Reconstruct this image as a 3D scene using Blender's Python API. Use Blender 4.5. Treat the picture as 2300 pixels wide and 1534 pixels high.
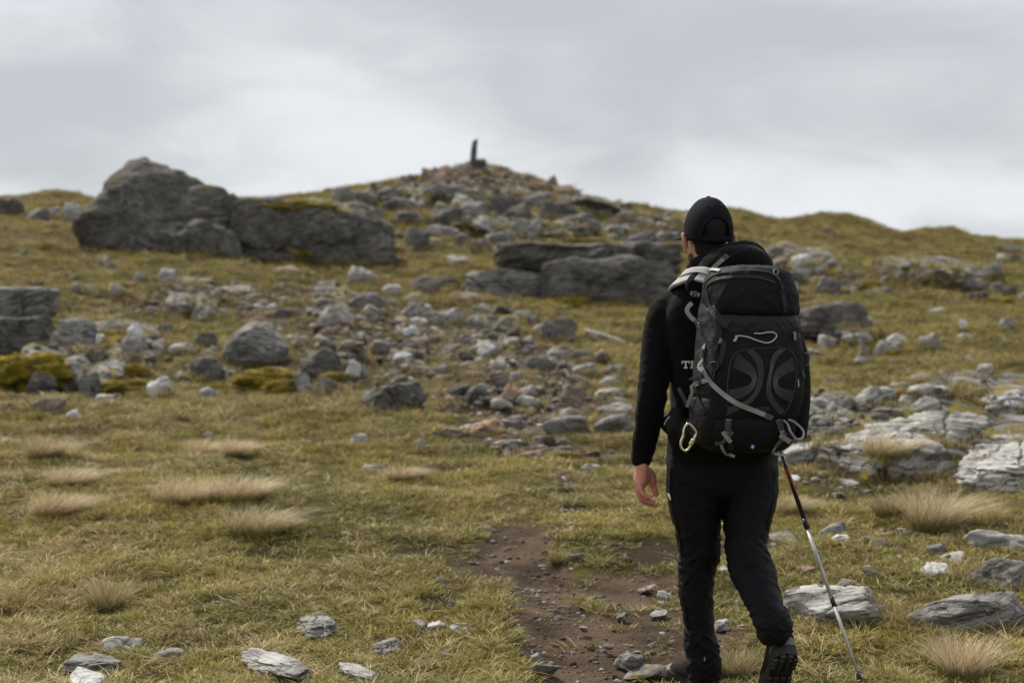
import bpy, bmesh, math, random
import numpy as np
from mathutils import Vector, Matrix
from mathutils.bvhtree import BVHTree

R = math.radians
scene = bpy.context.scene
for o in list(bpy.data.objects):
    bpy.data.objects.remove(o, do_unlink=True)
C = scene.collection

# ------------------------------------------------------------------ camera
F = 3194.0            # focal length in photograph pixels (2300 wide, 50 mm on 36 mm)
CU, CV = 1150.0, 767.0
ZC = 1.5              # camera height above the ground under it
cam_d = bpy.data.cameras.new('camera')
cam_d.lens = 50.0
cam_d.sensor_width = 36.0
cam_d.clip_start = 0.05
cam_d.clip_end = 4000.0
cam_d.dof.use_dof = True
cam_d.dof.focus_distance = 5.1
cam_d.dof.aperture_fstop = 2.8
cam = bpy.data.objects.new('camera', cam_d)
C.objects.link(cam)
cam.location = (0, 0, ZC)
cam.rotation_euler = (R(90), 0, 0)
scene.camera = cam

# ------------------------------------------------------------------ light
SUN_AZ = -36.0        # degrees from straight ahead, negative = left
SUN_EL = 50.0
world = bpy.data.worlds.new('World')
scene.world = world
world.use_nodes = True
nt = world.node_tree
nt.nodes.clear()


class NG:
    """small helper to write node trees"""
    def __init__(self, tree):
        self.t = tree

    def n(self, kind, ins=None, **props):
        nd = self.t.nodes.new(kind)
        for k, v in props.items():
            setattr(nd, k, v)
        for k, v in (ins or {}).items():
            s = nd.inputs[k]
            if isinstance(v, bpy.types.NodeSocket):
                self.t.links.new(v, s)
            else:
                s.default_value = v
        return nd

    def math(self, op, a, b=0.0, c=0.0, clamp=False):
        return self.n('ShaderNodeMath', {0: a, 1: b, 2: c}, operation=op, use_clamp=clamp).outputs[0]

    def vmath(self, op, a, b=(0, 0, 0)):
        return self.n('ShaderNodeVectorMath', {0: a, 1: b}, operation=op).outputs[0]

    def noise(self, vec, scale, detail=4.0, rough=0.55, dist=0.0):
        return self.n('ShaderNodeTexNoise', {'Vector': vec, 'Scale': scale, 'Detail': detail,
                                             'Roughness': rough, 'Distortion': dist}).outputs[0]

    def ramp(self, fac, a, b, smooth=True):
        return self.n('ShaderNodeMapRange', {'Value': fac, 'From Min': a, 'From Max': b},
                      interpolation_type='SMOOTHSTEP' if smooth else 'LINEAR').outputs[0]

    def mix(self, fac, a, b, mode='MIX'):
        nd = self.t.nodes.new('ShaderNodeMix')
        nd.data_type = 'RGBA'
        nd.blend_type = mode
        nd.clamp_factor = True
        for i, v in ((0, fac), (6, a), (7, b)):
            if isinstance(v, bpy.types.NodeSocket):
                self.t.links.new(v, nd.inputs[i])
            else:
                nd.inputs[i].default_value = (*v, 1.0) if isinstance(v, tuple) and len(v) == 3 else v
        return nd.outputs[2]


g = NG(nt)
sky = g.n('ShaderNodeTexSky', sky_type='NISHITA', sun_disc=False, sun_elevation=R(SUN_EL),
          sun_rotation=R(SUN_AZ), altitude=800.0, air_density=1.0, dust_density=2.0, ozone_density=1.0)
tc = g.n('ShaderNodeTexCoord')
dirv = tc.outputs['Generated']
sep = g.n('ShaderNodeSeparateXYZ', {0: dirv})
zz = g.math('ADD', g.math('MAXIMUM', sep.outputs[2], 0.0), 0.22)
px = g.math('DIVIDE', sep.outputs[0], zz)
py = g.math('DIVIDE', sep.outputs[1], zz)
cp = g.n('ShaderNodeCombineXYZ', {0: px, 1: py, 2: 0.0}).outputs[0]
cp = g.vmath('ADD', cp, (0.4, 0.2, 5.1))
big = g.noise(cp, 1.0, 2.0, 0.45, 0.3)
mid = g.noise(g.vmath('MULTIPLY', cp, (1.0, 1.0, 1.0)), 2.8, 5.0, 0.55, 0.6)
cl = g.math('ADD', g.math('MULTIPLY', big, 0.74), g.math('MULTIPLY', mid, 0.26))
cl = g.ramp(cl, 0.38, 0.60)
cloud = g.mix(cl, (5.6, 5.9, 6.15), (8.5, 8.7, 9.0))     # grey undersides to bright cloud
col = g.mix(0.93, sky.outputs[0], cloud)
bg = g.n('ShaderNodeBackground', {'Color': col, 'Strength': 0.1})
wo = g.n('ShaderNodeOutputWorld', {'Surface': bg.outputs[0]})

sun_d = bpy.data.lights.new('sun', 'SUN')
sun_d.energy = 5.0
sun_d.angle = R(6)
sun_d.color = (1.0, 0.93, 0.83)
sun = bpy.data.objects.new('sun', sun_d)
C.objects.link(sun)
sd = Vector((math.sin(R(SUN_AZ)) * math.cos(R(SUN_EL)), math.cos(R(SUN_AZ)) * math.cos(R(SUN_EL)), math.sin(R(SUN_EL))))
sun.rotation_euler = (-sd).to_track_quat('-Z', 'Y').to_euler()
sun.location = (-20, 10, 40)

scene.view_settings.view_transform = 'Standard'
scene.view_settings.look = 'None'
scene.view_settings.exposure = 0.0
scene.view_settings.gamma = 1.0
scene.view_settings.use_curve_mapping = False
scene.cycles.use_denoising = True
scene.cycles.max_bounces = 6
scene.cycles.caustics_reflective = False
scene.cycles.caustics_refractive = False

# ------------------------------------------------------------------ helpers
def tag(o, label=None, cat=None, group=None, kind=None):
    if label:
        o['label'] = label
    if cat:
        o['category'] = cat
    if group:
        o['group'] = group
    if kind:
        o['kind'] = kind
    return o


def link(name, me, parent=None, mat=None):
    o = bpy.data.objects.new(name, me)
    C.objects.link(o)
    if parent is not None:
        o.parent = parent
        o.matrix_parent_inverse = parent.matrix_world.inverted()
    if mat is not None and me is not None and len(me.materials) == 0:
        me.materials.append(mat)
    return o


def empty(name, loc=(0, 0, 0)):
    o = bpy.data.objects.new(name, None)
    C.objects.link(o)
    o.location = loc
    o.matrix_world = Matrix.Translation(Vector(loc))
    return o


def mesh_np(name, v, f, smooth=True):
    """mesh from vertex array and (n,3)/(n,4) face array"""
    me = bpy.data.meshes.new(name)
    v = np.asarray(v, dtype=np.float32)
    f = np.asarray(f, dtype=np.int32)
    k = f.shape[1]
    me.vertices.add(len(v))
    me.vertices.foreach_set('co', v.ravel())
    me.loops.add(f.size)
    me.loops.foreach_set('vertex_index', f.ravel())
    me.polygons.add(len(f))
    me.polygons.foreach_set('loop_start', np.arange(0, f.size, k, dtype=np.int32))
    me.polygons.foreach_set('use_smooth', np.full(len(f), smooth, dtype=bool))
    me.update(calc_edges=True)
    me.validate()
    return me


def co_of(me):
    a = np.empty(len(me.vertices) * 3, np.float32); me.vertices.foreach_get('co', a)
    return a.reshape(-1, 3).astype(float)



_rng = np.random.RandomState(7)
_perm = _rng.permutation(256)
_perm = np.concatenate([_perm, _perm, _perm])
_grad = _rng.normal(size=(256, 3))
_grad /= np.linalg.norm(_grad, axis=1)[:, None]


def pn(p, seed=0):
    """gradient noise, p (n,3) -> about -0.7..0.7"""
    p = np.asarray(p, dtype=np.float64) + seed * 17.31
    i = np.floor(p).astype(int)
    f = p - i
    w = f * f * f * (f * (f * 6 - 15) + 10)
    i &= 255
    out = 0.0
    for dx in (0, 1):
        wx = w[:, 0] if dx else 1 - w[:, 0]
        for dy in (0, 1):
            wy = w[:, 1] if dy else 1 - w[:, 1]
            for dz in (0, 1):
                wz = w[:, 2] if dz else 1 - w[:, 2]
                h = _perm[_perm[_perm[(i[:, 0] + dx) & 255] + ((i[:, 1] + dy) & 255)] + ((i[:, 2] + dz) & 255)]
                gr = _grad[h]
                out = out + wx * wy * wz * ((f[:, 0] - dx) * gr[:, 0] + (f[:, 1] - dy) * gr[:, 1] + (f[:, 2] - dz) * gr[:, 2])
    return out


def fbm(p, octv=4, seed=0, gain=0.5, ridged=False):
    p = np.asarray(p, dtype=np.float64)
    a, s, out = 1.0, 1.0, 0.0
    for k in range(octv):
        n = pn(p * s, seed + k * 3)
        if ridged:
            n = 0.5 - np.abs(n) * 1.6
        out = out + a * n
        a *= gain
        s *= 2.03
    return out


def sm(x, a, b):
    t = np.clip((x - a) / (b - a), 0, 1)
    return t * t * (3 - 2 * t)


# ------------------------------------------------------------------ terrain height
YC = np.array([5.3, 8, 10, 12.6, 17, 22, 27, 32, 38, 46, 55, 62.0])
COLS = {
    -500: [1540, 1215, 1080, 975, 860, 740, 640, 570, 505, 468, 458, 452],
    0: [1540, 1215, 1083, 980, 885, 745, 650, 580, 505, 470, 456, 450],
    250: [1540, 1215, 1085, 985, 890, 770, 675, 590, 532, 480, 462, 455],
    500: [1540, 1215, 1085, 985, 890, 785, 700, 600, 540, 480, 458, 450],
    750: [1540, 1215, 1085, 985, 885, 790, 708, 628, 555, 490, 445, 435],
    900: [1540, 1215, 1085, 985, 882, 790, 709, 635, 562, 494, 435, 412],
    1060: [1540, 1215, 1085, 985, 880, 790, 710, 645, 575, 500, 415, 372],
    1250: [1540, 1215, 1085, 985, 880, 793, 715, 652, 588, 520, 458, 428],
    1400: [1540, 1215, 1085, 985, 880, 795, 720, 660, 600, 535, 485, 463],
    1700: [1540, 1215, 1085, 985, 895, 820, 745, 680, 615, 562, 515, 492],
    2000: [1540, 1205, 1075, 970, 890, 825, 750, 690, 632, 585, 545, 520],
    2300: [1540, 1190, 1060, 950, 850, 790, 735, 690, 645, 605, 570, 550],
    2800: [1540, 1180, 1030, 900, 800, 740, 690, 655, 625, 602, 590, 580],
}
SKY = np.array([(-500, 452), (0, 450), (60, 446), (110, 437), (165, 440), (200, 453), (600, 450), (680, 447), (740, 441),
                (800, 426), (850, 419), (900, 412), (960, 398), (1000, 386), (1060, 370), (1120, 380), (1180, 398),
                (1250, 428), (1320, 450), (1400, 463), (1500, 476), (1650, 477), (1695, 490), (1735, 505), (1790, 493),
                (1850, 484), (1905, 488), (1960, 508), (2020, 528), (2070, 524), (2120, 518), (2180, 528), (2240, 545),
                (2300, 551), (2800, 585)], dtype=float)
UF = np.arange(-500, 2801, 20.0)
_uc = np.array(sorted(COLS))
_V = np.array([COLS[u] for u in _uc], dtype=float)
_VF = np.stack([np.interp(UF, _uc, _V[:, j]) for j in range(len(YC))], 1)
_sk = np.interp(UF, SKY[:, 0], SKY[:, 1])


def _smooth(a, n, axis):
    for _ in range(n):
        p = np.concatenate([np.take(a, [0], axis), a, np.take(a, [-1], axis)], axis)
        m = a.shape[axis]
        a = 0.25 * np.take(p, range(0, m), axis) + 0.5 * np.take(p, range(1, m + 1), axis) + 0.25 * np.take(p, range(2, m + 2), axis)
    return a


_VF = _smooth(_VF, 12, 0)
_VF[:, -1] = _smooth(_sk, 1, 0)
_VF[:, -2] = np.maximum(0.55 * _VF[:, -2] + 0.45 * (_VF[:, -1] + 26), _VF[:, -1] + 12)
_ZT = (CV - _VF) / F * YC[None, :]
_near = np.array([-60.0, -10.0, 0.0, 2.0, 4.0])
_zn = np.array([-4.5, -2.0, -1.50, -1.42, -1.335])
_far = np.array([70.0, 85.0, 110.0, 200.0, 600.0, 2500.0])
_zf = np.array([-0.5, -2.2, -6.0, -26.0, -70.0, -190.0])
YT = np.concatenate([_near, YC, _far])
_ZT = np.concatenate([np.repeat(_zn[None], len(UF), 0), _ZT, _ZT[:, -1:] + _zf[None]], 1)
YG = np.concatenate([np.linspace(-60, 3, 60), np.geomspace(3.2, 62, 150), np.geomspace(63, 2500, 90)])
# monotone cubic in depth for every column
def _pchip(x, y, xs):
    h = np.diff(x); d = np.diff(y) / h
    m = np.zeros_like(y)
    for k in range(1, len(x) - 1):
        if d[k - 1] * d[k] > 0:
            w1, w2 = 2 * h[k] + h[k - 1], h[k] + 2 * h[k - 1]
            m[k] = (w1 + w2) / (w1 / d[k - 1] + w2 / d[k])
    m[0], m[-1] = d[0], d[-1]
    i = np.clip(np.searchsorted(x, xs) - 1, 0, len(x) - 2)
    t = (xs - x[i]) / h[i]
    return (y[i] * (1 + 2 * t) * (1 - t) ** 2 + m[i] * h[i] * t * (1 - t) ** 2 + y[i + 1] * t * t * (3 - 2 * t) + m[i + 1] * h[i] * t * t * (t - 1))


ZG = np.stack([_pchip(YT, _ZT[k], YG) for k in range(len(UF))])


def Hbase(x, y):
    x = np.asarray(x, float); y = np.asarray(y, float)
    u = np.clip(x / np.maximum(y, 4.0) * F + CU, UF[0], UF[-1] - 0.01)
    a = (u - UF[0]) / 20.0
    i = np.clip(a.astype(int), 0, len(UF) - 2)
    a = a - i
    yy = np.clip(y, YG[0], YG[-1] - 1e-3)
    j = np.clip(np.searchsorted(YG, yy) - 1, 0, len(YG) - 2)
    b = (yy - YG[j]) / (YG[j + 1] - YG[j])
    return (ZG[i, j] * (1 - a) * (1 - b) + ZG[i + 1, j] * a * (1 - b) + ZG[i, j + 1] * (1 - a) * b + ZG[i + 1, j + 1] * a * b) + ZC


def H0(x, y):
    x = np.atleast_1d(np.asarray(x, float)); y = np.atleast_1d(np.asarray(y, float))
    z = Hbase(x, y)
    o = np.zeros_like(x)
    amp = 0.25 + 0.75 * sm(y, 6.0, 16.0)
    z = z + amp * 0.16 * pn(np.stack([x / 2.6, y / 2.6, o], 1), 3)
    z = z + (0.55 + 0.45 * sm(y, 6, 12)) * 0.14 * pn(np.stack([x / 0.8, y / 0.8, o], 1), 5)
    z = z + (0.022 + 0.03 * sm(y, 8, 14)) * pn(np.stack([x / 0.27, y / 0.27, o], 1), 6)
    z = z + sm(y, 9, 16) * 0.20 * np.abs(pn(np.stack([x / 1.5, y / 1.9, o], 1), 9))
    z = z + sm(y, 30, 60) * (0.30 * pn(np.stack([x / 2.2, y / 4.0, o], 1), 8))
    return z


def W(u, v, y):
    """photograph pixel at depth y -> world point"""
    return Vector(((u - CU) / F * y, y, (CV - v) / F * y + ZC))


_ys = np.concatenate([np.arange(3.6, 14, 0.02), np.arange(14, 70, 0.06)])


def hit0(u, v):
    x = (u - CU) / F * _ys
    below = (CV - v) / F * _ys + ZC <= H0(x, _ys)
    k = int(np.argmax(below))
    return float(_ys[k]) if below[k] else 58.0


# bedrock that breaks through the turf
ROCKY = []
for u, v, ru, rv, s in [
    (1060, 425, 290, 48, .95), (900, 452, 170, 30, .85), (1270, 468, 180, 28, .85), (1130, 505, 270, 38, .85), (1480, 500, 120, 24, .55),
    (720, 482, 170, 28, .7), (520, 562, 380, 24, .8), (1000, 760, 360, 110, .60), (600, 690, 280, 50, .58), (1300, 880, 160, 70, .64),
    (150, 830, 200, 75, 1.0), (620, 830, 170, 55, .62), (2120, 990, 300, 95, 1.35), (2220, 900, 220, 55, 1.3), (1910, 1020, 170, 60, .95),
    (1850, 940, 120, 50, .65), (2260, 1085, 130, 30, .8), (2240, 1210, 150, 26, .6), (1800, 600, 120, 40, .75), (2080, 640, 250, 24, .7),
    (1380, 690, 220, 26, .4), (1950, 770, 150, 30, .5), (880, 900, 120, 26, .5), (1120, 1030, 170, 18, .55)]:
    y = hit0(u, v)
    ROCKY.append(((u - CU) / F * y, y, ru * y / F, max(.25, abs(hit0(u, v - rv) - hit0(u, v + rv)) / 2), s))


def bedrock(x, y):
    """0..1 rock mask and height of the ledges"""
    x = np.atleast_1d(np.asarray(x, float)); y = np.atleast_1d(np.asarray(y, float))
    o = np.zeros_like(x)
    rw = np.zeros_like(x)
    for (px_, py_, rx, ry, s) in ROCKY:
        rw = np.maximum(rw, s * (1 - sm(np.hypot((x - px_) / rx, (y - py_) / ry), .5, 1.12)))
    idx = np.nonzero(rw > .02)[0]
    m = np.zeros_like(x); hh = np.zeros_like(x)
    if len(idx):
        X, Y, Rw = x[idx], y[idx], rw[idx]
        k = np.clip(Y / 22.0, .45, 1.5)
        O = np.zeros_like(X)
        wx = X + .25 * k * pn(np.stack([X / k, Y / k, O], 1), 207)
        n = fbm(np.stack([wx / (1.3 * k) + .35 * Y / k, Y / (1.9 * k), O], 1), 4, 211, .55)
        mm = sm(n + (Rw - .62) * .95, -.03, .06)
        t = fbm(np.stack([wx / (1.3 * k), Y / (1.0 * k), O], 1), 3, 221, .5) * 2.6 + .35 * wx / k
        fr = t - np.floor(t)
        blocks = np.sin(np.floor(t) * 7.13) * .5 + .5
        hh[idx] = mm * k * (.07 + .15 * blocks + .10 * sm(fr, 0, .9) + .07 * fbm(np.stack([wx / (.35 * k), Y / (.35 * k), O], 1), 3, 231, .6, ridged=True))
        m[idx] = mm
    return m, hh


def H(x, y):
    return H0(x, y) + bedrock(x, y)[1]


def hit(u, v):
    """depth where the ray through a pixel meets the ground"""
    x = (u - CU) / F * _ys
    z = (CV - v) / F * _ys + ZC
    below = z <= H(x, _ys)
    k = int(np.argmax(below))
    if not below[k]:
        k = int(np.argmin(np.abs(_ys - 60)))
    return float(_ys[k])


def pix(x, y, z):
    return x / y * F + CU, CV - (z - ZC) / y * F
# ------------------------------------------------------------------ materials
MAT = {}


def newmat(name):
    m = bpy.data.materials.new(name)
    m.use_nodes = True
    m.node_tree.nodes.clear()
    MAT[name] = m
    return m, NG(m.node_tree)


def finish(gg, col, rough=0.85, bump=None, bstr=0.3, bdist=0.02, spec=0.3, **extra):
    ins = {'Base Color': col, 'Roughness': rough, 'Specular IOR Level': spec}
    ins.update(extra)
    if isinstance(col, tuple):
        ins['Base Color'] = (*col, 1.0)
    if bump is not None:
        b = gg.n('ShaderNodeBump', {'Strength': bstr, 'Distance': bdist, 'Height': bump})
        ins['Normal'] = b.outputs[0]
    p = gg.n('ShaderNodeBsdfPrincipled', ins)
    gg.n('ShaderNodeOutputMaterial', {'Surface': p.outputs[0]})
    return p


def simple(name, col, rough=0.6, spec=0.4, bscale=None, bstr=0.2, bdist=0.002, metallic=0.0, var=0.0):
    m, gg = newmat(name)
    geo = gg.n('ShaderNodeNewGeometry').outputs['Position']
    c = col
    bump = None
    if var > 0:
        nz = gg.noise(geo, 14.0, 5.0, 0.6)
        c = gg.mix(gg.ramp(nz, 0.3, 0.7), tuple(a * (1 - var) for a in col), tuple(min(1, a * (1 + var)) for a in col))
    if bscale:
        bump = gg.noise(geo, bscale, 3.0, 0.6)
    finish(gg, c, rough, bump, bstr, bdist, spec, Metallic=metallic)
    return m


def rock_material(name, light, dark, lichen=0.35, moss=0.0, stain=0.1, black=0.6):
    m, gg = newmat(name)
    geo = gg.n('ShaderNodeNewGeometry')
    pos = geo.outputs['Position']
    oi = gg.n('ShaderNodeObjectInfo')
    # every rock has its own foliation direction
    rot = gg.n('ShaderNodeCombineXYZ', {0: gg.math('MULTIPLY_ADD', oi.outputs['Random'], 0.9, -0.25),
                                        1: gg.math('MULTIPLY_ADD', oi.outputs['Random'], -0.8, 0.55),
                                        2: gg.math('MULTIPLY', oi.outputs['Random'], 6.0)}).outputs[0]
    vr = gg.n('ShaderNodeVectorRotate', {'Vector': pos, 'Rotation': rot}, rotation_type='EULER_XYZ').outputs[0]
    vr = gg.vmath('ADD', vr, gg.n('ShaderNodeCombineXYZ', {0: gg.math('MULTIPLY', oi.outputs['Random'], 37.0), 1: 0.0, 2: 0.0}).outputs[0])
    fol = gg.noise(gg.vmath('MULTIPLY', vr, (2.6, 2.6, 22.0)), 1.0, 6.0, 0.62, 0.35)
    fol2 = gg.noise(gg.vmath('MULTIPLY', vr, (8.0, 8.0, 90.0)), 1.0, 4.0, 0.6, 0.2)
    large = gg.noise(pos, 1.6, 4.0, 0.55, 0.3)
    patch = gg.noise(pos, 7.0, 6.0, 0.65, 0.2)
    fine = gg.noise(pos, 70.0, 5.0, 0.7)
    grit = gg.noise(pos, 260.0, 2.0, 0.6)
    c = gg.mix(gg.ramp(gg.math('ADD', gg.math('MULTIPLY', fol, 0.6), gg.math('MULTIPLY', large, 0.4)), 0.38, 0.62), dark, light)
    c = gg.mix(gg.math('MULTIPLY', gg.ramp(fol2, 0.46, 0.66), 0.35), c, tuple(0.5 * a + 0.28 for a in light))
    c = gg.mix(gg.math('MULTIPLY', gg.ramp(patch, 0.56, 0.74), lichen), c, (0.47, 0.48, 0.43))
    c = gg.mix(gg.math('MULTIPLY', gg.ramp(gg.noise(gg.vmath('ADD', pos, (11, 3, 5)), 3.2, 5.0, 0.68), 0.56, 0.70), black), c, (0.055, 0.055, 0.053))
    c = gg.mix(gg.math('MULTIPLY', gg.ramp(gg.noise(gg.vmath('ADD', pos, (4, 9, 2)), 2.3, 4.0, 0.6), 0.60, 0.72), stain), c, (0.42, 0.23, 0.12))
    # yellow-green crust lichen, small rosettes
    vo = gg.n('ShaderNodeTexVoronoi', {'Vector': gg.vmath('ADD', pos, gg.n('ShaderNodeCombineXYZ', {0: gg.math('MULTIPLY', patch, 0.12), 1: gg.math('MULTIPLY', fine, 0.06), 2: 0.0}).outputs[0]), 'Scale': 9.0}).outputs[0]
    c = gg.mix(gg.math('MULTIPLY', gg.ramp(vo, 0.22, 0.12), gg.math('MULTIPLY', gg.ramp(large, 0.50, 0.62), 0.55)), c, (0.42, 0.40, 0.16))
    c = gg.mix(gg.math('MULTIPLY', gg.ramp(fine, 0.60, 0.72), 0.5), c, (0.09, 0.09, 0.088))
    c = gg.mix(gg.math('MULTIPLY', gg.ramp(grit, 0.58, 0.7), 0.30), c, (0.58, 0.57, 0.55))
    ck = gg.noise(gg.vmath('MULTIPLY', vr, (3.0, 3.0, 6.0)), 1.0, 5.0, 0.6, 0.8)
    ck = gg.math('ABSOLUTE', gg.math('SUBTRACT', ck, 0.5))
    crack = gg.math('MULTIPLY', gg.ramp(ck, 0.022, 0.004), gg.ramp(large, 0.42, 0.56))
    c = gg.mix(gg.math('MULTIPLY', crack, 0.85), c, (0.03, 0.028, 0.024))
    if moss > 0:
        nz = gg.n('ShaderNodeSeparateXYZ', {0: geo.outputs['Normal']}).outputs[2]
        mm = gg.math('MULTIPLY', gg.ramp(nz, 0.25, 0.75), gg.ramp(gg.noise(gg.vmath('ADD', pos, (1, 7, 3)), 2.4, 5.0, 0.65), 0.62 - 0.2 * moss, 0.70 - 0.2 * moss))
        mc = gg.mix(gg.noise(pos, 20.0, 4.0, 0.6), (0.075, 0.065, 0.012), (0.24, 0.19, 0.035))
        c = gg.mix(mm, c, mc)
    h = gg.math('ADD', gg.math('MULTIPLY', fol, 1.1), gg.math('MULTIPLY', fine, 0.28))
    h = gg.math('ADD', h, gg.math('MULTIPLY', patch, 0.5))
    h = gg.math('ADD', h, gg.math('MULTIPLY', fol2, 0.25))
    h = gg.math('SUBTRACT', h, gg.math('MULTIPLY', crack, 0.6))
    finish(gg, c, 0.92, h, 0.75, 0.045, 0.2)
    return m


rock_material('rock_grey', (0.31, 0.30, 0.28), (0.055, 0.051, 0.045), moss=0.25)
rock_material('rock_pale', (0.53, 0.52, 0.49), (0.13, 0.124, 0.112), lichen=0.25, black=0.4)
rock_material('rock_dark', (0.145, 0.137, 0.122), (0.024, 0.022, 0.019), lichen=0.3, black=0.6, moss=0.12)
rock_material('rock_mossy', (0.36, 0.35, 0.32), (0.14, 0.135, 0.125), moss=0.55)
rock_material('rock_darkmossy', (0.145, 0.137, 0.12), (0.026, 0.024, 0.020), moss=0.45, lichen=0.4, black=0.5)
rock_material('rock_pink', (0.32, 0.245, 0.20), (0.11, 0.08, 0.062), stain=0.3, lichen=0.2, black=0.25)
rock_material('rock_orange', (0.42, 0.27, 0.18), (0.20, 0.135, 0.10), stain=0.6, lichen=0.15, black=0.4)
rock_material('rock_white', (0.70, 0.70, 0.69), (0.46, 0.46, 0.45), lichen=0.1, stain=0.06, black=0.06)
TONE = {'g': 'rock_grey', 'p': 'rock_pale', 'd': 'rock_dark', 'm': 'rock_mossy', 'n': 'rock_darkmossy', 'k': 'rock_pink', 'o': 'rock_orange', 'w': 'rock_white'}

# ground
m, gg = newmat('ground')
geo = gg.n('ShaderNodeNewGeometry')
pos = geo.outputs['Position']
at = gg.n('ShaderNodeAttribute', attribute_name='mask').outputs['Color']
ms = gg.n('ShaderNodeSeparateColor', {0: at})
n1 = gg.noise(pos, 0.55, 4.0, 0.6, 0.3)
n2 = gg.noise(pos, 3.0, 6.0, 0.65, 0.3)
n3 = gg.noise(pos, 22.0, 6.0, 0.7)
n4 = gg.noise(pos, 110.0, 4.0, 0.7)
green = gg.mix(gg.ramp(n2, 0.35, 0.65), (0.036, 0.033, 0.008), (0.110, 0.094, 0.020))
dry = gg.mix(gg.ramp(n3, 0.35, 0.65), (0.085, 0.058, 0.024), (0.20, 0.15, 0.062))
c = gg.mix(gg.math('MULTIPLY', gg.ramp(n1, 0.42, 0.66), 0.55), green, dry)
c = gg.mix(gg.math('MULTIPLY', gg.ramp(n3, 0.52, 0.70), 0.75), c, (0.045, 0.034, 0.014))
moss = gg.mix(n3, (0.10, 0.085, 0.010), (0.34, 0.265, 0.025))
c = gg.mix(gg.math('MULTIPLY', gg.ramp(gg.noise(gg.vmath('ADD', pos, (5, 5, 5)), 1.3, 4.0, 0.6), 0.56, 0.66), 0.6), c, moss)
soil = gg.mix(gg.ramp(n2, 0.34, 0.66), (0.045, 0.030, 0.019), (0.140, 0.096, 0.064))
soil = gg.mix(gg.math('MULTIPLY', gg.ramp(n4, 0.54, 0.66), 0.5), soil, (0.27, 0.20, 0.15))
peat = gg.mix(gg.ramp(n3, 0.4, 0.7), (0.030, 0.020, 0.013), (0.075, 0.050, 0.032))  # colour of peat scars, also of the shade painted around the outcrops
sf = gg.ramp(gg.math('ADD', ms.outputs[0], gg.math('MULTIPLY', gg.math('SUBTRACT', n2, 0.5), 0.9)), 0.35, 0.62)
stf = gg.ramp(gg.math('ADD', ms.outputs[1], gg.math('MULTIPLY', gg.math('SUBTRACT', n3, 0.5), 1.1)), 0.42, 0.75)
c = gg.mix(gg.math('MULTIPLY', stf, 0.85), c, gg.mix(gg.ramp(n3, 0.4, 0.66), (0.030, 0.020, 0.012), (0.15, 0.112, 0.082)))  # stony soil, deepened so the shaded gaps are painted in
c = gg.mix(sf, c, soil)
c = gg.mix(gg.ramp(gg.math('ADD', ms.outputs[2], gg.math('MULTIPLY', gg.math('SUBTRACT', n3, 0.5), 0.9)), 0.4, 0.65), c, peat)
rk = gg.ramp(gg.math('ADD', gg.n('ShaderNodeAttribute', attribute_name='rock').outputs['Fac'], gg.math('MULTIPLY', gg.math('SUBTRACT', n3, 0.5), 0.5)), 0.45, 0.62)
rv_ = gg.n('ShaderNodeVectorRotate', {'Vector': pos, 'Rotation': (0.35, -0.3, 0.5)}, rotation_type='EULER_XYZ').outputs[0]
rf = gg.noise(gg.vmath('MULTIPLY', rv_, (1.6, 1.6, 14.0)), 1.0, 6.0, 0.65, 0.5)
rl = gg.noise(gg.vmath('ADD', pos, (9, 2, 4)), 1.1, 5.0, 0.65)
rc = gg.mix(gg.ramp(rf, 0.36, 0.62), (0.075, 0.070, 0.062), (0.37, 0.36, 0.335))
rc = gg.mix(gg.math('MULTIPLY', gg.ramp(rl, 0.52, 0.64), 0.75), rc, (0.045, 0.042, 0.036))
rc = gg.mix(gg.math('MULTIPLY', gg.ramp(n2, 0.58, 0.70), 0.5), rc, (0.46, 0.44, 0.40))
rck = gg.math('ABSOLUTE', gg.math('SUBTRACT', gg.noise(gg.vmath('MULTIPLY', rv_, (1.3, 1.3, 3.0)), 1.0, 5.0, 0.6, 0.8), 0.5))
rc = gg.mix(gg.math('MULTIPLY', gg.ramp(rck, 0.03, 0.006), 0.85), rc, (0.025, 0.022, 0.018))
rc = gg.mix(gg.math('MULTIPLY', gg.ramp(gg.noise(gg.vmath('ADD', pos, (3, 8, 1)), 1.9, 5.0, 0.65), 0.52, 0.60), 0.85), rc, moss)
c = gg.mix(rk, c, rc)
h = gg.math('ADD', gg.math('MULTIPLY', n2, 1.5), gg.math('ADD', n3, gg.math('MULTIPLY', n4, 0.35)))
h = gg.math('ADD', h, gg.math('MULTIPLY', rk, gg.math('MULTIPLY', rf, 2.0)))
finish(gg, c, 0.95, h, 0.8, 0.05, 0.1)

# grass: colour comes from each clump
m, gg = newmat('grass_blade')
tint = gg.n('ShaderNodeAttribute', attribute_name='tint', attribute_type='INSTANCER').outputs['Color']
kind = gg.n('ShaderNodeAttribute', attribute_name='blade').outputs['Color']
ks = gg.n('ShaderNodeSeparateColor', {0: kind})
c = gg.mix(ks.outputs[0], tint, (0.56, 0.44, 0.225))          # some blades are dead straw
c = gg.mix(gg.math('MULTIPLY', ks.outputs[1], 0.40), c, (0.05, 0.055, 0.012))
p1 = gg.n('ShaderNodeBsdfPrincipled', {'Base Color': c, 'Roughness': 0.6, 'Specular IOR Level': 0.25})
tr = gg.n('ShaderNodeBsdfTranslucent', {'Color': c})
mx = gg.n('ShaderNodeMixShader', {0: 0.25, 1: p1.outputs[0], 2: tr.outputs[0]})
gg.n('ShaderNodeOutputMaterial', {'Surface': mx.outputs[0]})

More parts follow.
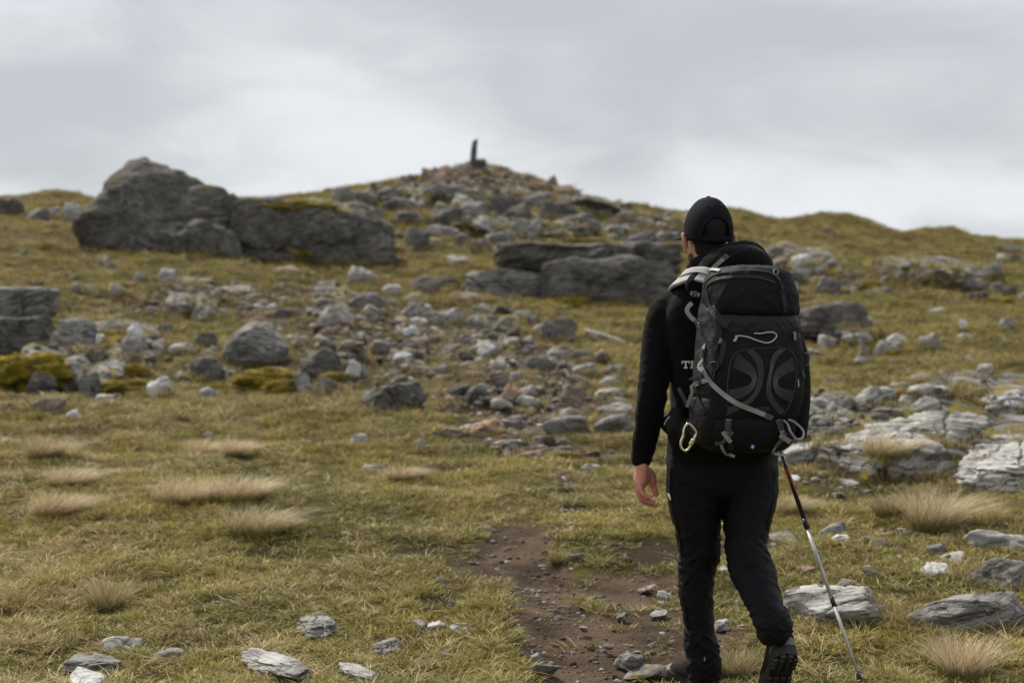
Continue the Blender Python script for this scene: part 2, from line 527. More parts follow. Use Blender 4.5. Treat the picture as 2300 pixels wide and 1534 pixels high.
m, gg = newmat('tussock_straw')
kind = gg.n('ShaderNodeAttribute', attribute_name='blade').outputs['Color']
ks = gg.n('ShaderNodeSeparateColor', {0: kind})
c = gg.mix(gg.math('MULTIPLY', ks.outputs[0], gg.ramp(ks.outputs[2], 0.05, 0.45)), (0.17, 0.17, 0.04), (0.76, 0.62, 0.43))
c = gg.mix(gg.math('MULTIPLY', ks.outputs[1], 0.4), c, (0.33, 0.24, 0.13))
p1 = gg.n('ShaderNodeBsdfPrincipled', {'Base Color': c, 'Roughness': 0.55, 'Specular IOR Level': 0.3})
tr = gg.n('ShaderNodeBsdfTranslucent', {'Color': c})
mx = gg.n('ShaderNodeMixShader', {0: 0.25, 1: p1.outputs[0], 2: tr.outputs[0]})
gg.n('ShaderNodeOutputMaterial', {'Surface': mx.outputs[0]})

m, gg = newmat('moss')
geo = gg.n('ShaderNodeNewGeometry')
pos = geo.outputs['Position']
n2 = gg.noise(pos, 5.0, 5.0, 0.6)
n3 = gg.noise(pos, 45.0, 5.0, 0.7)
c = gg.mix(gg.ramp(n2, 0.35, 0.65), (0.10, 0.095, 0.016), (0.34, 0.25, 0.03))
c = gg.mix(gg.math('MULTIPLY', gg.ramp(n3, 0.5, 0.7), 0.5), c, (0.045, 0.040, 0.010))
finish(gg, c, 0.95, gg.math('ADD', n2, n3), 0.9, 0.04, 0.1)

m, gg = newmat('pebble')
oi = gg.n('ShaderNodeAttribute', attribute_name='tint', attribute_type='INSTANCER').outputs['Color']
pos = gg.n('ShaderNodeNewGeometry').outputs['Position']
c = gg.mix(gg.math('MULTIPLY', gg.ramp(gg.noise(pos, 60.0, 4.0, 0.7), 0.5, 0.7), 0.5), oi, (0.10, 0.09, 0.08))
finish(gg, c, 0.9, gg.noise(pos, 90.0, 4.0), 0.5, 0.01, 0.2)

# ------------------------------------------------------------------ ground sheet
def wpts(pts):
    return [((u - CU) / F * hit(u, v), hit(u, v), w) for u, v, w in pts]


PATH = wpts([(1330, 1533, 300), (1290, 1450, 270), (1235, 1370, 240), (1190, 1310, 220), (1160, 1255, 210), (1150, 1225, 160)])
PATH = [(PATH[0][0] + 0.05, 3.0, PATH[0][2])] + PATH
_py = np.array([p[1] for p in PATH]); _px = np.array([p[0] for p in PATH]); _pw = np.array([p[2] for p in PATH])
_pw = _pw * np.maximum(_py, 5.2) / F / 2
o_ = np.argsort(_py)
_py, _px, _pw = _py[o_], _px[o_], _pw[o_]
PATCH = []      # (x, y, rx, ry, channel, strength)
for u, v, ru, rv, ch, s in [
    # trodden earth right of the path and under the hiker
    (1480, 1440, 260, 110, 0, .72), (1420, 1330, 190, 70, 0, .62), (1500, 1240, 190, 45, 2, .62), (980, 1235, 170, 28, 2, .55),
    (1060, 1280, 130, 40, 0, .6), (1000, 1350, 120, 24, 2, .62), (960, 1380, 90, 16, 2, .5), (1300, 1142, 75, 18, 2, .85), (1000, 1058, 130, 14, 2, .8),
    (1430, 1042, 170, 14, 2, .8), (1250, 1012, 190, 26, 0, .75), (1150, 960, 170, 40, 0, .7), (1180, 905, 170, 40, 0, .75), (1060, 880, 110, 26, 2, .6),
    (880, 975, 100, 16, 2, .5), (1600, 1500, 170, 40, 0, .5), (1800, 1100, 100, 30, 2, .45), (1900, 1090, 90, 30, 0, .5),
    (2120, 1205, 140, 16, 2, .6), (1700, 1230, 120, 24, 0, .45), (560, 1340, 90, 14, 2, .45), (380, 690, 90, 18, 2, .45),
    (180, 850, 190, 50, 2, .75), (600, 840, 170, 40, 2, .6), (480, 565, 330, 14, 2, .6), (1300, 668, 260, 14, 2, .6), (1080, 890, 130, 26, 2, .65), (150, 780, 150, 40, 2, .6),  # outcrop feet and gaps: shade painted in as dark soil
    (1200, 1185, 95, 30, 0, .52), (1255, 1120, 85, 30, 0, .52), (1295, 1062, 110, 26, 0, .6), (1620, 1420, 200, 60, 0, .5),
    # stony ground
    (1080, 830, 330, 90, 1, .8), (900, 730, 330, 60, 1, .8), (620, 680, 260, 45, 1, .75), (400, 640, 150, 40, 1, .7), (1300, 900, 150, 60, 1, .8),
    (1820, 1010, 130, 60, 1, .75), (1840, 930, 130, 60, 1, .7), (1250, 500, 320, 50, 1, .7), (1060, 420, 240, 50, 1, .85), (1800, 610, 110, 50, 1, .6),
    (1500, 520, 150, 40, 1, .6), (850, 560, 200, 40, 1, .4), (2050, 640, 220, 26, 1, .5), (2100, 1200, 220, 60, 1, .45), (420, 800, 130, 50, 1, .5), (850, 820, 130, 60, 1, .7),
]:
    y = hit(u, v); y2 = hit(u, v + rv); y3 = hit(u, v - rv)
    PATCH.append(((u - CU) / F * y, y, ru * y / F, max(0.15, abs(y3 - y2) / 2), ch, s))


def masks(x, y):
    x = np.asarray(x, float); y = np.asarray(y, float)
    o = np.zeros_like(x)
    wob = 0.22 * pn(np.stack([x / .7, y / .7, o], 1), 31) + 0.08 * pn(np.stack([x / .2, y / .2, o], 1), 32)
    cx = np.interp(y, _py, _px); w = np.interp(y, _py, _pw)
    m = np.zeros((len(x), 3))
    m[:, 0] = (1 - sm(np.abs(x - cx) + wob * .8, w * 0.75, w * 1.25)) * (1 - sm(y, _py[-1], _py[-1] + .9))
    for (px_, py_, rx, ry, ch, s) in PATCH:
        d = np.hypot((x - px_) / rx, (y - py_) / ry) + wob * 0.9
        m[:, ch] = np.maximum(m[:, ch], s * (1 - sm(d, 0.55, 1.15)))
    return m


tt = np.concatenate([-np.geomspace(4.0, 0.55, 40), np.linspace(-0.54, 0.54, 250), np.geomspace(0.55, 4.0, 40)])
rows = np.concatenate([np.linspace(-60, -3, 20), np.geomspace(1.2, 70, 900) - 4.0 + 0.0])
rows = rows[(rows < -3) | (rows > -2.8)]
rows = np.concatenate([rows, np.geomspace(67.5, 2400, 60)])
rows = np.unique(rows)
XX = tt[None, :] * (np.abs(rows[:, None] + 4.0) + 1.2)
XX[rows < -3] = tt[None, :] * 2.0 * (1 + np.abs(rows[rows < -3] + 3)[:, None] * .5)
YY = np.repeat(rows[:, None], len(tt), 1)
xx, yy = XX.ravel(), YY.ravel()
zz_ = H(xx, yy)
mk = masks(xx, yy)
zz_ -= 0.035 * sm(mk[:, 0], 0.3, 0.9) + 0.02 * sm(mk[:, 2], .3, .8)
nr, nc = XX.shape
ii = np.arange(nr * nc).reshape(nr, nc)
ff = np.stack([ii[:-1, :-1].ravel(), ii[:-1, 1:].ravel(), ii[1:, 1:].ravel(), ii[1:, :-1].ravel()], 1)
me = mesh_np('ground', np.stack([xx, yy, zz_], 1), ff)
ca = me.color_attributes.new('mask', 'FLOAT_COLOR', 'POINT')
ca.data.foreach_set('color', np.concatenate([np.clip(mk, 0, 1), np.ones((len(mk), 1))], 1).astype(np.float32).ravel())
ra = me.attributes.new('rock', 'FLOAT', 'POINT')
ra.data.foreach_set('value', bedrock(xx, yy)[0].astype(np.float32))
ground = link('ground', me, mat=MAT['ground'])
tag(ground, 'rough mountain turf with a trodden brown footpath running up it', 'ground', kind='structure')


def Hg(x, y):
    x = np.atleast_1d(np.asarray(x, float)); y = np.atleast_1d(np.asarray(y, float))
    k = masks(x, y)
    return H(x, y) - 0.035 * sm(k[:, 0], 0.3, 0.9) - 0.02 * sm(k[:, 2], .3, .8)
# ------------------------------------------------------------------ rocks
_ico = {}


def ico(sub):
    if sub not in _ico:
        bm = bmesh.new()
        bmesh.ops.create_icosphere(bm, subdivisions=sub, radius=1.0)
        bm.verts.ensure_lookup_table()
        v = np.array([x.co[:] for x in bm.verts])
        f = np.array([[q.index for q in p.verts] for p in bm.faces])
        bm.free()
        _ico[sub] = (v / np.linalg.norm(v, axis=1)[:, None], f)
    return _ico[sub]


def rock_points(seed, sub, kind, prof=None, dims=(1, 1, 1)):
    """unit rock in [-1,1]; kind b=rounded boulder, a=angular block, s=layered slab, x=long bedded slab.
    dims = half sizes in metres, so that the beds and cracks keep their real scale"""
    rs = np.random.RandomState(seed)
    d, f = ico(sub)
    npl = {'b': 16, 'a': 13, 's': 11, 'x': 12, 'k': 4}[kind]
    p_ = {'b': 9, 'a': 22, 's': 16, 'x': 14, 'k': 16}[kind]
    n = rs.normal(size=(npl, 3)); n /= np.linalg.norm(n, axis=1)[:, None]
    h = rs.uniform(0.60, 0.98, npl)
    if kind == 'k':
        h = rs.uniform(1.0, 1.25, npl)
    if kind in 'sx':
        n = np.concatenate([n, [[rs.uniform(-.3, .3), rs.uniform(-.35, .1), 1.0]]]); n[-1] /= np.linalg.norm(n[-1])
        h = np.append(h, 0.55)
    ax = np.array([[1, 0, 0], [-1, 0, 0], [0, 1, 0], [0, -1, 0], [0, 0, 1], [0, 0, -1.0]])
    rm_ = np.array(Matrix.Rotation(rs.uniform(-.5, .5), 3, 'Z') @ Matrix.Rotation(rs.uniform(-.3, .3), 3, 'X') @ Matrix.Rotation(rs.uniform(-.3, .3), 3, 'Y'))
    if kind == 'k':
        rm_ = np.eye(3)
    n = np.concatenate([n, ax @ rm_.T]); h = np.append(h, rs.uniform(.82, 1.0, 6))
    q = np.maximum(d @ n.T, 1e-4) / h[None]
    r = (q ** p_).sum(1) ** (-1.0 / p_)
    v = d * r[:, None]
    v += 0.16 * np.stack([fbm(v * 1.3, 2, seed + 1), fbm(v * 1.3, 2, seed + 4), fbm(v * 1.3, 2, seed + 7)], 1)
    if prof is not None:
        xs, top = prof
        k = np.interp(v[:, 0], xs, top)
        v[:, 2] = np.where(v[:, 2] > -0.4, -0.4 + (v[:, 2] + 0.4) * k, v[:, 2])
    # real-scale detail
    dm = np.array(dims)
    w = v * dm
    size = float(dm.max())
    nd = d / np.linalg.norm(d, axis=1)[:, None]
    dip = np.array([rs.uniform(-.35, .35), rs.uniform(-.25, .35), 1.0]); dip /= np.linalg.norm(dip)
    if kind == 'x':
        dip = np.array([0.30, 0.25, 1.0]); dip /= np.linalg.norm(dip)
    thick = {'b': 0.30, 'a': 0.26, 's': 0.15, 'x': 0.16, 'k': .3}[kind] * max(0.12, min(size, 2.2)) * rs.uniform(.8, 1.3)
    t = (w @ dip) / thick + 0.9 * fbm(w / (size * .9), 3, seed + 11)
    fr = t - np.floor(t)
    saw = np.where(fr < 0.78, fr / 0.78, (1 - fr) / 0.22)
    layer = np.sin(np.floor(t) * 12.9898 + seed) * 0.5
    amp = {'b': 0.045, 'a': 0.06, 's': 0.10, 'x': 0.11, 'k': .05}[kind] * min(size, 1.6) * (1.0 + .9 * float(sm(size, .9, 2.0)))
    lat = nd.copy(); lat[:, 2] *= 0.35
    bed = fbm(np.stack([t * 1.1, w[:, 0] / size * .8 + seed, w[:, 1] / size * .8], 1), 4, seed + 61, .62)
    disp = amp * .45 * (saw - 0.6) * sm(fbm(w / (size * .8), 2, seed + 21), -.1, .4) + amp * 0.25 * layer + amp * 1.5 * bed
    w = w + lat * disp[:, None]
    # joints: narrow cracks across the beds
    jd = rs.normal(size=3); jd[2] *= .2; jd /= np.linalg.norm(jd)
    tj = (w @ jd) / (size * rs.uniform(.55, .9)) + 0.25 * fbm(w / (size * .5), 2, seed + 31) + rs.rand()
    cj = np.abs(tj - np.round(tj))
    w = w - nd * (0.09 * min(size, 1.6) * np.exp(-(cj / 0.045) ** 2))[:, None]
    w = w + nd * ((0.05 + .035 * float(sm(size, .9, 2.0))) * size * fbm(w / (size * .45), 5, seed + 41, 0.55, ridged=True) - 0.02 * size)[:, None]
    w = w + nd * (0.018 * min(size, .8) * fbm(w / (size * .10), 3, seed + 51))[:, None]
    return w / dm, f


PROTO = {}


def rock_mesh(kind, var):
    if (kind, var) not in PROTO:
        ex = {'b': (.5, .42, .36), 'a': (.5, .4, .34), 's': (.5, .4, .22), 'x': (.5, .4, .2)}[kind]
        v, f = rock_points(100 * 'basx'.index(kind) + var * 13 + 5, 4, kind, None, ex)
        PROTO[(kind, var)] = mesh_np('rock_%s_%d' % (kind, var), v, f)
    return PROTO[(kind, var)]


FOOT = []          # rock footprints (x, y, rx, ry) that keep the grass out
_mc = {}
_cc = {}


def place_rock(name, u0, u1, v0, v1, tone, kind, label, group=None, sub=None, seed=None, prof=None, yaw=None, dep=None, depth_y=None, cat='rock', sink=0.46, tilt=(0, 0)):
    k = len(FOOT)
    rs = np.random.RandomState(k * 7 + 3)
    u = (u0 + u1) / 2
    y = depth_y or hit(u, v1)
    w = (u1 - u0) * y / F
    vis = (v1 - v0) * y / F
    ratio = dep or {'b': .78, 'a': .72, 's': .85, 'x': .9, 'k': .7}[kind]
    d = w * ratio
    # part of what shows is the top seen from above
    look = max(0.0, (v1 - CV) / F)
    slope = (float(H([(u - CU) / F * (y + d)], [y + d])[0]) - float(H([(u - CU) / F * y], [y])[0])) / d
    hgt = max(vis - 0.55 * d * look, 0.38 * vis, 0.10 * w)
    full = hgt / (1 - sink)
    yc = y + d * 0.36
    x = (u - CU) / F * yc
    gz = float(H([(u - CU) / F * y], [y])[0]) if not depth_y else W(u, v1, y).z
    zc = gz + hgt - full * 0.5
    if sub is None and kind + tone in _mc and False:
        pass
    if sub:
        v, f = rock_points(seed or (k * 5 + 17), sub, kind, prof, (w / 2, d / 2, full / 2))
        me = mesh_np(name, v, f)
    else:
        var = rs.randint(0, 5)
        key = (kind, var, tone)
        if key not in _mc:
            me = rock_mesh(kind, var).copy()
            me.materials.append(MAT[TONE[tone]])
            _mc[key] = me
        me = _mc[key]
    o = link(name, me, mat=MAT[TONE[tone]])
    o.location = (x, yc, zc)
    o.scale = (w / 2, d / 2, full / 2)
    if yaw is None:
        yaw = 0.0 if sub else (math.pi if rs.rand() < .5 else 0.0) + rs.uniform(-.35, .35)
    o.rotation_euler = (tilt[0], tilt[1], yaw) if sub else (rs.uniform(-.22, .22), rs.uniform(-.28, .28), yaw)
    # fit the part above ground to the outline seen in the photograph
    key = me.name
    if key not in _cc:
        _cc[key] = co_of(me)
    vv0 = _cc[key]
    rm_ = np.array(o.rotation_euler.to_matrix())
    for it in range(4):
        q = (vv0 * np.array([w / 2, d / 2, full / 2])) @ rm_.T + np.array([x, yc, zc])
        q = q[q[:, 2] > gz - .01]
        if len(q) < 8:
            break
        qu = q[:, 0] / q[:, 1] * F + CU; qv = CV - (q[:, 2] - ZC) / q[:, 1] * F
        sx = np.clip((u1 - u0) / (qu.max() - qu.min()), .7, 1.4)
        w *= sx; d *= sx ** .5
        x += ((u0 + u1) / 2 - (qu.max() + qu.min()) / 2) / F * yc * .8
        rat = float(np.clip((v1 - v0) / max(3.0, v1 - qv.min()), .6, 1.5))
        cap_ = (.36 if kind in 'sx' else .40) * w if look > .08 else 1.5 * w
        if look > .08 and hgt * rat > cap_:
            d = min(d * rat, 2.6 * w)
            hgt = cap_
            yc = y + d * .36
        else:
            hgt = min(hgt * rat, cap_)
        full = hgt / (1 - sink)
        zc = gz + hgt - full * .5
    o.location = (x, yc, zc)
    o.scale = (w / 2, d / 2, full / 2)
    tag(o, label, cat, group)
    FOOT.append((x, yc, w / 2, d / 2))
    return o


# great humped boulder on the left skyline and its ledges
HUMP = (np.array([-1, -.82, -.6, -.40, -.28, -.1, .15, .45, .75, 1]), np.array([.15, .50, .92, 1.16, 1.24, 1.22, 1.10, .95, .80, .60]))
BIG = [
    # name, u0,u1,v0,v1, tone, kind, label, kwargs
    ('boulder', 160, 630, 352, 550, 'd', 'b', 'great humped grey boulder breaking the left skyline', dict(sub=6, seed=411, prof=HUMP, dep=.62)),
    ('boulder', 340, 610, 415, 545, 'n', 'b', 'dark rounded bulge of rock in the face of the great humped boulder', dict(sub=5, seed=52, dep=.5)),
    ('boulder', 275, 490, 484, 572, 'd', 'x', 'low rounded grey rock at the foot of the great humped boulder', dict(sub=5, seed=61, dep=.6)),
    ('long_rock', 515, 890, 442, 572, 'n', 'k', 'long dark ledge with yellow moss on top, right of the great humped boulder', dict(sub=6, seed=77, dep=.5, prof=(np.array([-1, -.3, .4, 1]), np.array([1.05, 1.0, .9, .72])))),
    ('boulder', 415, 545, 500, 575, 'n', 'b', 'low mossy rock under the junction of humped boulder and dark ledge', dict(sub=5, seed=66, dep=.6)),
    # split slab outcrop in the centre
    ('rock_block', 1205, 1528, 572, 672, 'd', 'k', 'big dark block forming the lower right of the split slab outcrop', dict(sub=6, seed=83, dep=.55)),
    ('flat_rock', 1105, 1535, 540, 606, 'd', 'k', 'long capstone slab with lichen on top of the split outcrop', dict(sub=6, seed=91, dep=.5, depth_y=0.6, sink=.08)),
    ('rock_block', 1038, 1250, 603, 664, 'g', 'k', 'pale squared block with orange stain at the left foot of the split outcrop', dict(sub=6, seed=95, dep=.55)),
    ('flat_rock', 1395, 1530, 520, 560, 'g', 's', 'grey broken slab lying on the right end of the capstone', dict(sub=5, seed=97, depth_y=0.9, dep=.6)),
    # left edge outcrop
    ('rock_block', -60, 132, 705, 795, 'd', 'k', 'square dark lower block of the left edge outcrop', dict(sub=5, seed=101, dep=.7)),
    ('rock_block', -70, 137, 643, 716, 'g', 'k', 'smooth grey upper block with white patch at the left edge', dict(sub=6, seed=103, dep=.6, depth_y=0.35, sink=.1)),
    # near rocks, in focus
    ('boulder', 1755, 1995, 1310, 1410, 'p', 'a', 'flat-topped pale grey boulder behind the lower trekking pole', dict(sub=6, seed=202, dep=.80, sink=.3)),
    ('boulder', 2034, 2345, 1327, 1425, 'g', 'b', 'rounded dark-streaked grey boulder at the right edge near the bottom', dict(sub=6, seed=221, dep=.55, sink=.3)),
    ('boulder', 2163, 2345, 1250, 1322, 'g', 'a', 'cracked grey rock with white quartz corner at the right edge', dict(sub=6, seed=231, dep=.6)),
    ('rock', 540, 700, 1405, 1536, 'p', 'x', 'long tilted pale rock with dark moss pits at the lower left', dict(sub=6, seed=241, dep=1.35, yaw=0.55, sink=.22)),
    ('rock', 655, 765, 1348, 1426, 'g', 's', 'pale rock with orange corner above the long pitted rock', dict(sub=6, seed=247, dep=1.2, yaw=.3, sink=.22)),
    ('rock', 135, 285, 1460, 1522, 'g', 's', 'grey mossy rock at the lower left corner behind the white quartz lump', dict(sub=6, seed=251, dep=.9, sink=.22)),
    ('quartz_stone', 150, 235, 1490, 1556, 'w', 'b', 'bright white quartz lump at the lower left corner', dict(sub=5, seed=253, dep=.8, sink=.4)),
    ('rock', 765, 850, 1480, 1536, 'p', 's', 'pale pointed rock at the bottom edge left of the path', dict(sub=6, seed=257, dep=1.2, yaw=.6, sink=.22)),
    ('rock', 832, 902, 1426, 1476, 'g', 'a', 'notched grey rock with orange top in the turf left of the path', dict(sub=5, seed=261, dep=.9, sink=.22)),
    # right hand slabs
    ('flat_rock', 2130, 2420, 985, 1095, 'p', 'x', 'large smooth tilted slab at the right edge above the pale tussock', dict(sub=6, seed=301, dep=.8, sink=.4, tilt=(.12, -.22))),
    ('flat_rock', 2195, 2420, 856, 928, 'p', 'x', 'ribbed pale outcrop at the right edge, highest of the slabs', dict(sub=6, seed=305, dep=.8, tilt=(.1, -.25))),
    ('flat_rock', 1930, 2235, 920, 992, 'p', 'x', 'broad flaking pale slab running up to the ribbed outcrop', dict(sub=6, seed=309, dep=.9, sink=.45, tilt=(.1, -.20))),
    ('flat_rock', 1850, 2150, 962, 1055, 'p', 'x', 'broad bare slab below the flaking slab at the right', dict(sub=6, seed=313, dep=.95, sink=.45, tilt=(.12, -.22))),
    ('boulder', 1783, 1960, 676, 742, 'd', 'b', 'smooth whale-backed dark boulder right of the backpack', dict(sub=5, seed=317, dep=.6)),
    ('boulder', 496, 650, 722, 815, 'g', 'b', 'rounded blue-grey boulder, largest of the cluster at left centre', dict(sub=6, seed=321, dep=.75)),
    ('boulder', 676, 778, 780, 840, 'd', 'b', 'dark rounded boulder to the right of the blue-grey boulder', dict(sub=5, seed=325)),
    ('flat_rock', 795, 962, 856, 922, 'd', 's', 'broken dark grey slab at the bottom of the stony slope', dict(sub=5, seed=329)),
]
BIGO = []
for nm, u0, u1, v0, v1, tn, kd, lb, kw in BIG:
    kw = dict(kw)
    if kw.get('depth_y') and kw['depth_y'] < 2:      # rests on the block just placed: same depth, a little behind
        kw['depth_y'] = last_y + kw['depth_y']
    ob = place_rock(nm, u0, u1, v0, v1, tn, kd, lb, **kw)
    if v1 < 800 and u1 < 1600:
        BIGO.append(ob)
    if 'block' in nm and 'lower' in lb:
        last_y = hit((u0 + u1) / 2, v1)

